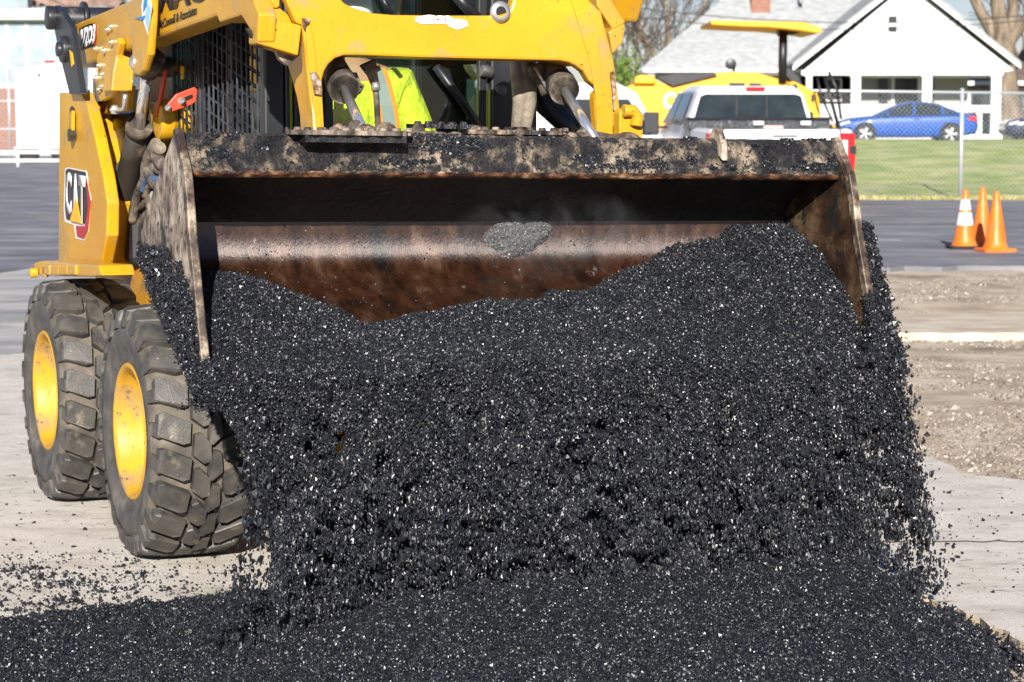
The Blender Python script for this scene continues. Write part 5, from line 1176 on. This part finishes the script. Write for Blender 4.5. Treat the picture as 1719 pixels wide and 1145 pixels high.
def sedan(loc, rz, label, paint, mirror=False):
    """front towards -x, side shown is -y"""
    e = empty('parked_car', loc, rz, label=label, cat='car')
    st_ = [(-2.38, .42, .50, .62, .55), (-2.34, .28, .66, .70, .74), (-2.15, .22, .72, .80, .84), (-1.8, .19, .80, .88, .89), (-1.3, .18, .86, .93, .91), (-1.05, .18, .90, .96, .915), (-.3, .18, .93, .96, .92), (.6, .18, .94, .97, .92), (1.2, .19, .96, 1.0, .91), (1.7, .21, .97, 1.02, .89), (2.1, .26, .94, 1.03, .84), (2.3, .34, .86, .98, .76), (2.40, .46, .70, .80, .6)]
    vs = []; nP = 12
    for x, zb, zs, zt, hw in st_:
        sec_ = [(hw*.90, zb), (hw*.985, zb+.08), (hw, zb+(zs-zb)*.55), (hw*.98, zs-.05), (hw*.93, zs), (hw*.55, zt)]
        for y, z in sec_: vs.append((x, -y, z))
        for y, z in reversed(sec_): vs.append((x, y, z))
    fs = [(i*nP+k, i*nP+(k+1) % nP, (i+1)*nP+(k+1) % nP, (i+1)*nP+k) for i in range(len(st_)-1) for k in range(nP)]
    b = MB(); b.add(vs, fs+[list(range(nP-1, -1, -1)), list(range((len(st_)-1)*nP, len(st_)*nP))], 0, True); bd = b.build('body', paint, e, subsurf=1)
    roof = [(-1.15, .92, .80), (-.75, 1.12, .74), (-.3, 1.32, .66), (.1, 1.415, .62), (.6, 1.42, .61), (1.0, 1.36, .62), (1.45, 1.18, .68), (1.95, .99, .74)]
    vs = []
    for x, z, hy in roof: vs += [(x, -hy-.04, max(.9, z-.12)), (x, -hy*.93, z-.03), (x, -hy*.6, z), (x, hy*.6, z), (x, hy*.93, z-.03), (x, hy+.04, max(.9, z-.12))]
    b = MB(); b.add(vs, [(i*6+k, (i+1)*6+k, (i+1)*6+k+1, i*6+k+1) for i in range(len(roof)-1) for k in range(5)], 0, True)
    b.build('roof', paint, e, subsurf=1)
    side_o = [(-1.02, .93), (-.62, 1.12), (-.25, 1.27), (.1, 1.345), (.62, 1.35), (1.0, 1.285), (1.42, 1.09), (1.62, .98), (1.2, .955)]
    for s_ in (-1, 1):
        b = MB(); P = [(x, s_*(.885-(z-.93)*.48), z) for x, z in side_o]; b.prism(P, (0, -s_*.03, 0)); g = b.build('side_window', M['car_glass'], e)
        b = MB()
        for xx, ww in ((.18, .035), (1.12, .05)): b.prism([(xx-ww, s_*.90, .94), (xx+ww, s_*.90, .94), (xx+ww+.02, s_*.705, 1.345 if xx < 1 else 1.25), (xx-ww+.02, s_*.705, 1.345 if xx < 1 else 1.28)], (0, s_*.012, 0))
        b.build('pillar', paint, g)
        b = MB(); b.box((-.72, s_*.98, .98), (.12, .18, .12)); b.build('wing_mirror', paint, e, bevel=.03)
        for x in (-1.45, 1.40):
            b = MB(); b.lathe((x, s_*.80, .34), (0, s_, 0), [(0, .112), (.375, .112), (.385, .0)], 30); b.build('wheel_arch', M['black_clean'], e)
            car_wheel((x, s_*.84, .33), s_, .33, e, .18)
        b = MB(); b.prism([(1.98, s_*.87, .80), (2.30, s_*.79, .74), (2.32, s_*.74, .90), (2.05, s_*.86, .93)], (0, s_*.02, 0)); b.build('tail_light', M['tail'], e)
        b = MB(); b.prism([(-2.30, s_*.76, .60), (-1.95, s_*.875, .70), (-1.98, s_*.86, .76), (-2.25, s_*.74, .68)], (0, s_*.02, 0)); b.build('headlight', M['collar_white'], e)
        b = MB(); b.box((-.45, s_*.935, .56), (.012, .008, .70)); b.box((.42, s_*.94, .56), (.012, .008, .70)); b.box((.25, s_*.945, .82), (.16, .02, .025)); b.build('door_gap', M['black_clean'], e)
    return e
CYd = 79.0
pc = atY(1519, 240, CYd)
sedan((pc.x, CYd, .50), R(-2), 'bright blue sedan parked side-on beyond the grass bank', M['blue'])
pc = atY(1795, 240, CYd+1.5)
sedan((pc.x, CYd+1.5, .50), R(1), 'dark blue car cut off by the right edge beyond the bank', M['darkcar'])

# ---------------- PICKUP TRUCK ----------------
M['truck'] = mat('white_truck_paint', (.78, .79, .80), rough=.4, coat=.15)
M['diamond'] = mat('diamond_plate_box', [(.45, (.02, .022, .025)), (.58, (.07, .075, .08)), (.7, (.30, .30, .31))], 45, .35, .5, .6, 60)
TY = 31.5; tc = (atY(1187, 300, TY).x+atY(1423, 300, TY).x)/2
pk = empty('pickup_truck', (tc+.05, TY, .006), R(3.8), label='white pickup truck seen from behind with a toolbox across its bed', cat='pickup truck')
# local: x right, y forward (away), tail at y=0
def tb(b, x0, x1, y0, y1, z0, z1, mi=0): b.box(((x0+x1)/2, (y0+y1)/2, (z0+z1)/2), (x1-x0, y1-y0, z1-z0), mi)
b = MB(); HWt = 1.0
sec2 = [(-HWt+.03, .62), (-HWt, .85), (-HWt, 1.12), (-HWt+.03, 1.30), (-HWt+.10, 1.325), (-HWt+.17, 1.31), (-HWt+.17, .85)]
for s_ in (1, -1): b.prism([(x*s_, .05, z) for x, z in sec2], (0, 2.45, 0))
tb(b, -.85, .85, .05, 2.45, .80, .86); tb(b, -.98, .98, 2.35, 2.47, .62, 1.32)
b.build('bed', M['truck'], pk, bevel=.02)
b = MB(); b.prism([(-.80, .0, .70), (.80, .0, .70), (.80, 0, 1.27), (.78, 0, 1.315), (-.78, 0, 1.315), (-.80, 0, 1.27)], (0, .08, 0)); tg = b.build('tailgate', M['truck'], pk, bevel=.015)
b = MB(); tb(b, -.12, .22, -.012, 0, 1.215, 1.24); b.build('handle', M['black_clean'], tg)
b = MB(); tb(b, -1.0, 1.0, -.10, .06, .48, .68); b.build('bumper', M['alloy'], pk, bevel=.03)
for s_ in (1, -1):
    b = MB(); b.prism([(s_*.80, -.01, .72), (s_*1.0, -.01, .72), (s_*1.015, -.01, .95), (s_*1.0, -.01, 1.27), (s_*.82, -.01, 1.27)], (0, .22, 0)); tl_ = b.build('tail_light', M['tail'], pk, bevel=.01)
    b = MB(); tb(b, min(s_*.83, s_*.90), max(s_*.83, s_*.90), -.018, 0, .90, 1.17); b.build('reverse_lens', M['collar_white'], tl_)
    b = MB(); tb(b, min(s_*.93, s_*1.02), max(s_*.93, s_*1.02), -.02, .1, .98, 1.10); b.build('lens_band', M['decal_black'], tl_)
# cab
b = MB()
st2 = [(2.50, .62, 1.30, 1.30, .97, .93), (2.52, .62, 1.32, 1.86, .97, .74), (2.75, .60, 1.34, 1.93, .98, .73), (4.0, .60, 1.34, 1.945, .98, .73), (4.5, .60, 1.32, 1.90, .98, .72), (5.15, .60, 1.30, 1.34, .97, .84), (6.3, .62, 1.22, 1.24, .93, .80), (6.5, .66, 1.0, 1.02, .86, .7)]
vs = []
for y, zb, zs, zt, hs_, ht in st2:
    for s_ in (-1, 1):
        q = [(s_*hs_*.97, y, zb), (s_*hs_, y, zb+.35), (s_*hs_*.975, y, zs), (s_*(ht+.03), y, zt-.06), (s_*(ht-.06), y, zt)]
        vs += q if s_ < 0 else q[::-1]
b.add(vs, [(i*10+k, i*10+(k+1) % 10, (i+1)*10+(k+1) % 10, (i+1)*10+k) for i in range(len(st2)-1) for k in range(10)]+[list(range(9, -1, -1)), list(range(70, 80))], 0, False)
b.build('cab_body', M['truck'], pk, bevel=.03)
b = MB(); b.prism([(-.86, 2.485, 1.36), (.86, 2.485, 1.36), (.74, 2.50, 1.78), (.66, 2.50, 1.81), (-.66, 2.50, 1.81), (-.74, 2.50, 1.78)], (0, .04, 0)); rw = b.build('rear_window', M['car_glass'], pk)
b = MB(); tb(b, -.22, -.20, 2.475, 2.49, 1.38, 1.79); tb(b, .22, .24, 2.475, 2.49, 1.38, 1.79); b.build('slider_frame', M['black_clean'], rw)
b = MB(); tb(b, -.07, .20, 2.46, 2.53, 1.865, 1.91); b.build('brake_light', M['tail'], pk, bevel=.005)
for s_ in (-1, 1):
    for (y0, y1) in ((2.78, 3.70), (3.80, 4.85)):
        top1 = min(y1, 4.35)
        b = MB(); P = [(s_*.975, y0, 1.38), (s_*.975, y1, 1.38), (s_*.795, top1, 1.84), (s_*.795, y0+.06, 1.84)]; b.prism(P, (s_*.012, 0, .0)); b.build('side_window', M['car_glass'], pk)
    b = MB(); tb(b, min(s_*1.08, s_*1.32), max(s_*1.08, s_*1.32), 4.5, 4.56, 1.22, 1.55); tb(b, min(s_*.95, s_*1.1), max(s_*.95, s_*1.1), 4.5, 4.54, 1.30, 1.34); b.build('wing_mirror', M['black_clean'], pk, bevel=.02)
    for y in (1.25, 5.35):
        b = MB(); b.lathe((s_*.80, y, .50), (s_, 0, 0), [(0, .15), (.46, .15), (.48, 0)], 28); b.build('wheel_arch', M['black_clean'], pk)
        e_ = bpy.data.objects.new('wheel', None); COL.objects.link(e_); e_.parent = pk; e_.location = (s_*.86, y, .40)
        MB().lathe((0, 0, 0), (s_, 0, 0), [(.25, -.12), (.385, -.12), (.40, -.08), (.40, .08), (.385, .12), (.25, .12)], 28).build('tyre', M['tyre'], e_)
        MB().lathe((0, 0, 0), (s_, 0, 0), [(.25, .11), (.22, .06), (.10, .08), (.09, .12), (0, .12)], 20).build('rim', M['alloy'], e_)
# toolbox across the bed
b = MB(); tb(b, -1.02, 1.02, 1.75, 2.30, 1.30, 1.44); tb(b, -1.0, 1.0, 1.78, 2.27, 1.10, 1.30); b.prism([(-1.05, 1.72, 1.44), (1.05, 1.72, 1.44), (1.03, 1.80, 1.475), (-1.03, 1.80, 1.475)], (0, .46, 0)); bx = b.build('toolbox', M['diamond'], pk, bevel=.01)
for x in (-.02, .66): 
    b = MB(); tb(b, x-.07, x+.07, 1.70, 1.74, 1.37, 1.42); b.build('latch', M['collar_white'], bx)
b = MB(); tb(b, .06, .34, 1.735, 1.748, 1.31, 1.36); b.build('badge', mat('pink_plate', (.6, .35, .35)), bx)
b = MB(); tb(b, .75, 1.02, .3, .5, 1.32, 1.34); b.build('stake_pocket', M['black_clean'], pk)

# ---------------- YELLOW ROAD MACHINE behind the pickup ----------------
RMY = 40.0; RO = Vector((atY(1230, 300, RMY).x, RMY, .006))
rm = empty('road_machine', RO, 0, label='large yellow paving machine with a flat canopy behind the white pickup', cat='construction vehicle')
M['yellow_far'] = mat('far_yellow_paint', [(.3, (.76, .38, .008)), (.7, (.84, .43, .01))], 1.2, .4)
def rp_(px, py, Y=RMY): return atY(px, py, Y)-RO
def rpr(name, pts, Y, d, m_, par=None, bevel=.03): b = MB(); b.prism([rp_(x, y, Y) for x, y in pts], (0, d, 0)); return b.build(name, m_, par or rm, bevel=bevel)
body = rpr('body', [(1040, 152), (1066, 140), (1068, 132), (1100, 130), (1102, 136), (1130, 146), (1204, 122), (1222, 120), (1268, 121), (1318, 136), (1330, 139), (1345, 152), (1352, 215), (1352, 300), (1040, 300)], RMY, 2.0, M['yellow_far'])
rpr('hood_panel', [(1100, 129), (1132, 124), (1199, 122), (1204, 127), (1130, 145), (1112, 136)], RMY-.08, .5, M['black'], bevel=.01)
rpr('cap', [(1067, 128), (1076, 126), (1098, 127), (1101, 133), (1100, 141), (1064, 141)], RMY-.12, .6, M['yellow_far'])
rpr('side_window', [(1224, 139), (1250, 139), (1251, 147), (1224, 147)], RMY-.03, .1, M['black_clean'], bevel=0); rpr('side_window', [(1258, 139), (1278, 140), (1279, 147), (1259, 147)], RMY-.03, .1, M['black_clean'], bevel=0)
rpr('conveyor_arm', [(1322, 140), (1332, 136), (1345, 142), (1372, 156), (1376, 170), (1378, 205), (1408, 212), (1412, 222), (1384, 222), (1360, 215), (1352, 190), (1344, 160)], RMY-.5, .4, M['yellow_far'])
rpr('slot', [(1362, 158), (1367, 160), (1367, 171), (1362, 169)], RMY-.54, .03, M['black_clean'], bevel=0)
b = MB(); b.lathe(rp_(1334, 146, RMY-.55), (0, 1, 0), [(0, 0), (.05, 0), (.05, .1)], 14); b.build('hinge_pin', M['black_clean'], rm)
rpr('canopy', [(1193, 36), (1196, 34), (1250, 35), (1310, 36), (1350, 37), (1380, 47), (1379, 55), (1372, 56), (1340, 51), (1290, 46), (1250, 45), (1196, 42), (1193, 41)], RMY-.6, 2.2, M['yellow_far'])
b = MB(); b.tube([rp_(1315, 52, RMY), rp_(1313, 140, RMY)], .075, 10); b.prism([rp_(1306, 49, RMY), rp_(1345, 55, RMY), rp_(1318, 60, RMY), rp_(1310, 60, RMY)], (0, .4, 0)); b.tube([rp_(1315, 52, RMY+1.2), rp_(1313, 140, RMY+1.2)], .06, 8); b.build('canopy_post', M['black_clean'], rm)
b = MB(); b.prism([rp_(x, y, RMY+.5) for x, y in [(1312, 120), (1325, 112), (1342, 128), (1350, 150), (1330, 140)]], (0, .5, 0)); b.build('seat', M['black_clean'], rm, bevel=.02); b = MB(); b.tube([rp_(1232, 122, RMY+.3), rp_(1232, 104, RMY+.3)], .03, 6); b.lathe(rp_(1226, 108, RMY+.3), (0, -1, 0), [(.0, .1), (.10, .1), (.08, 0)], 12); b.build('work_lamp', M['black_clean'], rm, bevel=.02)
b = MB(); b.tube([rp_(1385, 130, RMY-1), rp_(1408, 215, RMY-1)], .03, 6); b.tube([rp_(1391, 120, RMY-1), rp_(1405, 150, RMY-1), rp_(1412, 200, RMY-1)], .025, 6); b.tube([rp_(1372, 130, RMY-1), rp_(1378, 160, RMY-1), rp_(1398, 205, RMY-1)], .02, 6); b.build('lever_rack', M['black_clean'], rm)
a, c, d = rp_(1113, 185, RMY-.02), rp_(1172, 183, RMY-.02), rp_(1113, 155, RMY-.02)
text_obj('lettering', 'CAT', M['collar_white'], body, a, c-a, d-a, off=.05, ext=.01)
b = MB(); b.box(rp_(1085, 225, RMY-.6), (1.2, .4, .25)); b.box(rp_(1105, 262, RMY), (1.4, .9, .8)); b.build('step_box', M['yellow_far'], rm, bevel=.03)
for px in (1075, 1180, 1290):
    b = MB(); b.lathe(Vector((rp_(px, 300).x, .1, .42)), (0, -1, 0), [(0, .1), (.22, .1), (.25, .05), (.36, .12), (.42, .10), (.42, -.3), (0, -.3)], 28); b.build('wheel', M['tyre'], rm)
# white van glimpsed through the loader's arch
VY = 36.0; vx = atY(905, 200, VY).x
van = empty('white_van', (vx, VY, .006), 0, label='white van glimpsed through the opening of the loader arch', cat='van')
b = MB(); b.prism([(-1.6, 0, .45), (2.3, 0, .45), (2.3, 0, 1.0), (1.9, 0, 1.15), (1.5, 0, 1.85), (1.2, 0, 2.0), (-1.6, 0, 2.0)], (0, 1.9, 0)); b.build('body', M['truck'], van, bevel=.08)
for x in (-1.0, 1.6):
    b = MB(); b.lathe((x, -.02, .36), (0, -1, 0), [(0, .02), (.2, .02), (.22, .05), (.34, .06), (.36, .0), (.36, -.15)], 24); b.build('wheel', M['tyre'], van)
b = MB(); b.prism([(.55, -.012, 1.2), (1.75, -.012, 1.2), (1.38, -.012, 1.75), (.55, -.012, 1.75)], (0, .02, 0)); b.build('side_window', M['car_glass'], van)

# ---------------- LEFT BACKGROUND ----------------
BY = 96.0; BO = Vector((atY(60, 200, BY).x, BY, 0)); HO = BO
M['cream'] = mat('cream_cladding', [(.3, (.50, .50, .47)), (.7, (.58, .58, .55))], .8, .7)
M['pale_glass'] = mat('pale_reflecting_glass', [(.35, (.20, .26, .29)), (.65, (.38, .44, .47))], .5, .25, spec=.5)
bl = empty('building', BO, 0, label='pale office building with tall glazed bays and a brick base on the left', cat='building')
b = MB(); hbox(b, -60, 28, 205, 262, BY, 8); hbox(b, -60, 14, 205, 33, BY-.5, .6); b.build('wall', M['cream'], bl)
b = MB(); hbox(b, -60, 148, 40, 262, BY-.08, .1); b.build('brick_base', M['brick'], bl)
b = MB(); hbox(b, -60, -25, 52, 13, BY+1, .3); b.build('upper_glazing', M['pale_glass'], bl)
b = MB(); b.prism([hp(45, -25, BY-.8), hp(60, -12, BY-.8), hp(110, 12, BY-.8), hp(104, 18, BY-.8), hp(30, -10, BY-.8)], (0, 1.5, 0)); hbox(b, 52, -35, 205, 10, BY+2, .4); b.build('roof', mat('brown_roof', [(.4, (.16, .10, .08)), (.6, (.30, .20, .16))], 2, .9), bl)
for x0, x1 in ((-30, 10), (14, 42), (47, 78), (82, 120)):
    window(x0, 36, x1, 140, BY-.06, bl, 1.6, 'pale_glass', bars=(75, 101))
sd_Y = 70.0; SO = Vector((atY(62, 200, sd_Y).x, sd_Y, 0)); HO = SO
sd = empty('trailer', SO, 0, label='boxy white trailer standing in front of the pale building', cat='trailer')
b = MB(); b.prism([hp(24, 117, sd_Y), hp(60, 111, sd_Y), hp(72, 106, sd_Y), hp(118, 106, sd_Y), hp(118, 247, sd_Y), hp(28, 247, sd_Y)], (0, 3, 0)); bd = b.build('body', M['truck'], sd, bevel=.04)
b = MB(); hbox(b, 59, 113, 60.4, 247, sd_Y-.01, .02); hbox(b, 24, 247, 118, 250, sd_Y-.02, .1); b.build('seam', M['galv'], bd)
b = MB(); b.lathe(hp(66, 126, sd_Y)+Vector((0, -.03, 0)), (0, -1, 0), [(0, .03), (.04, .03), (.05, 0)], 10); b.build('latch', M['black_clean'], sd)
b = MB(); hbox(b, 74, 101, 90, 106, sd_Y+.5, .3); b.build('warning_lamp', M['tail'], sd, bevel=.03)
for px in (45, 100):
    c = hp(px, 254, sd_Y); c.z = .3; b = MB(); b.lathe(c+Vector((0, .3, 0)), (0, -1, 0), [(0, .1), (.15, .1), (.30, .12), (.30, -.1)], 20); b.build('wheel', M['tyre'], sd)
# low white pipe rail at the yard's edge
lr = empty('pipe_rail', (-15, 66, 0), 0, label='low white pipe rail along the far edge of the dark yard', cat='rail')
for z in (.18, .42):
    b = MB(); b.tube([(-9, 0, z), (7, 0, z)], .055, 8); b.build('rail', M['trim'], lr)
for x in range(-9, 8, 2):
    b = MB(); b.tube([(x, .0, 0), (x, .0, .42)], .04, 8); b.build('post', M['trim'], lr)
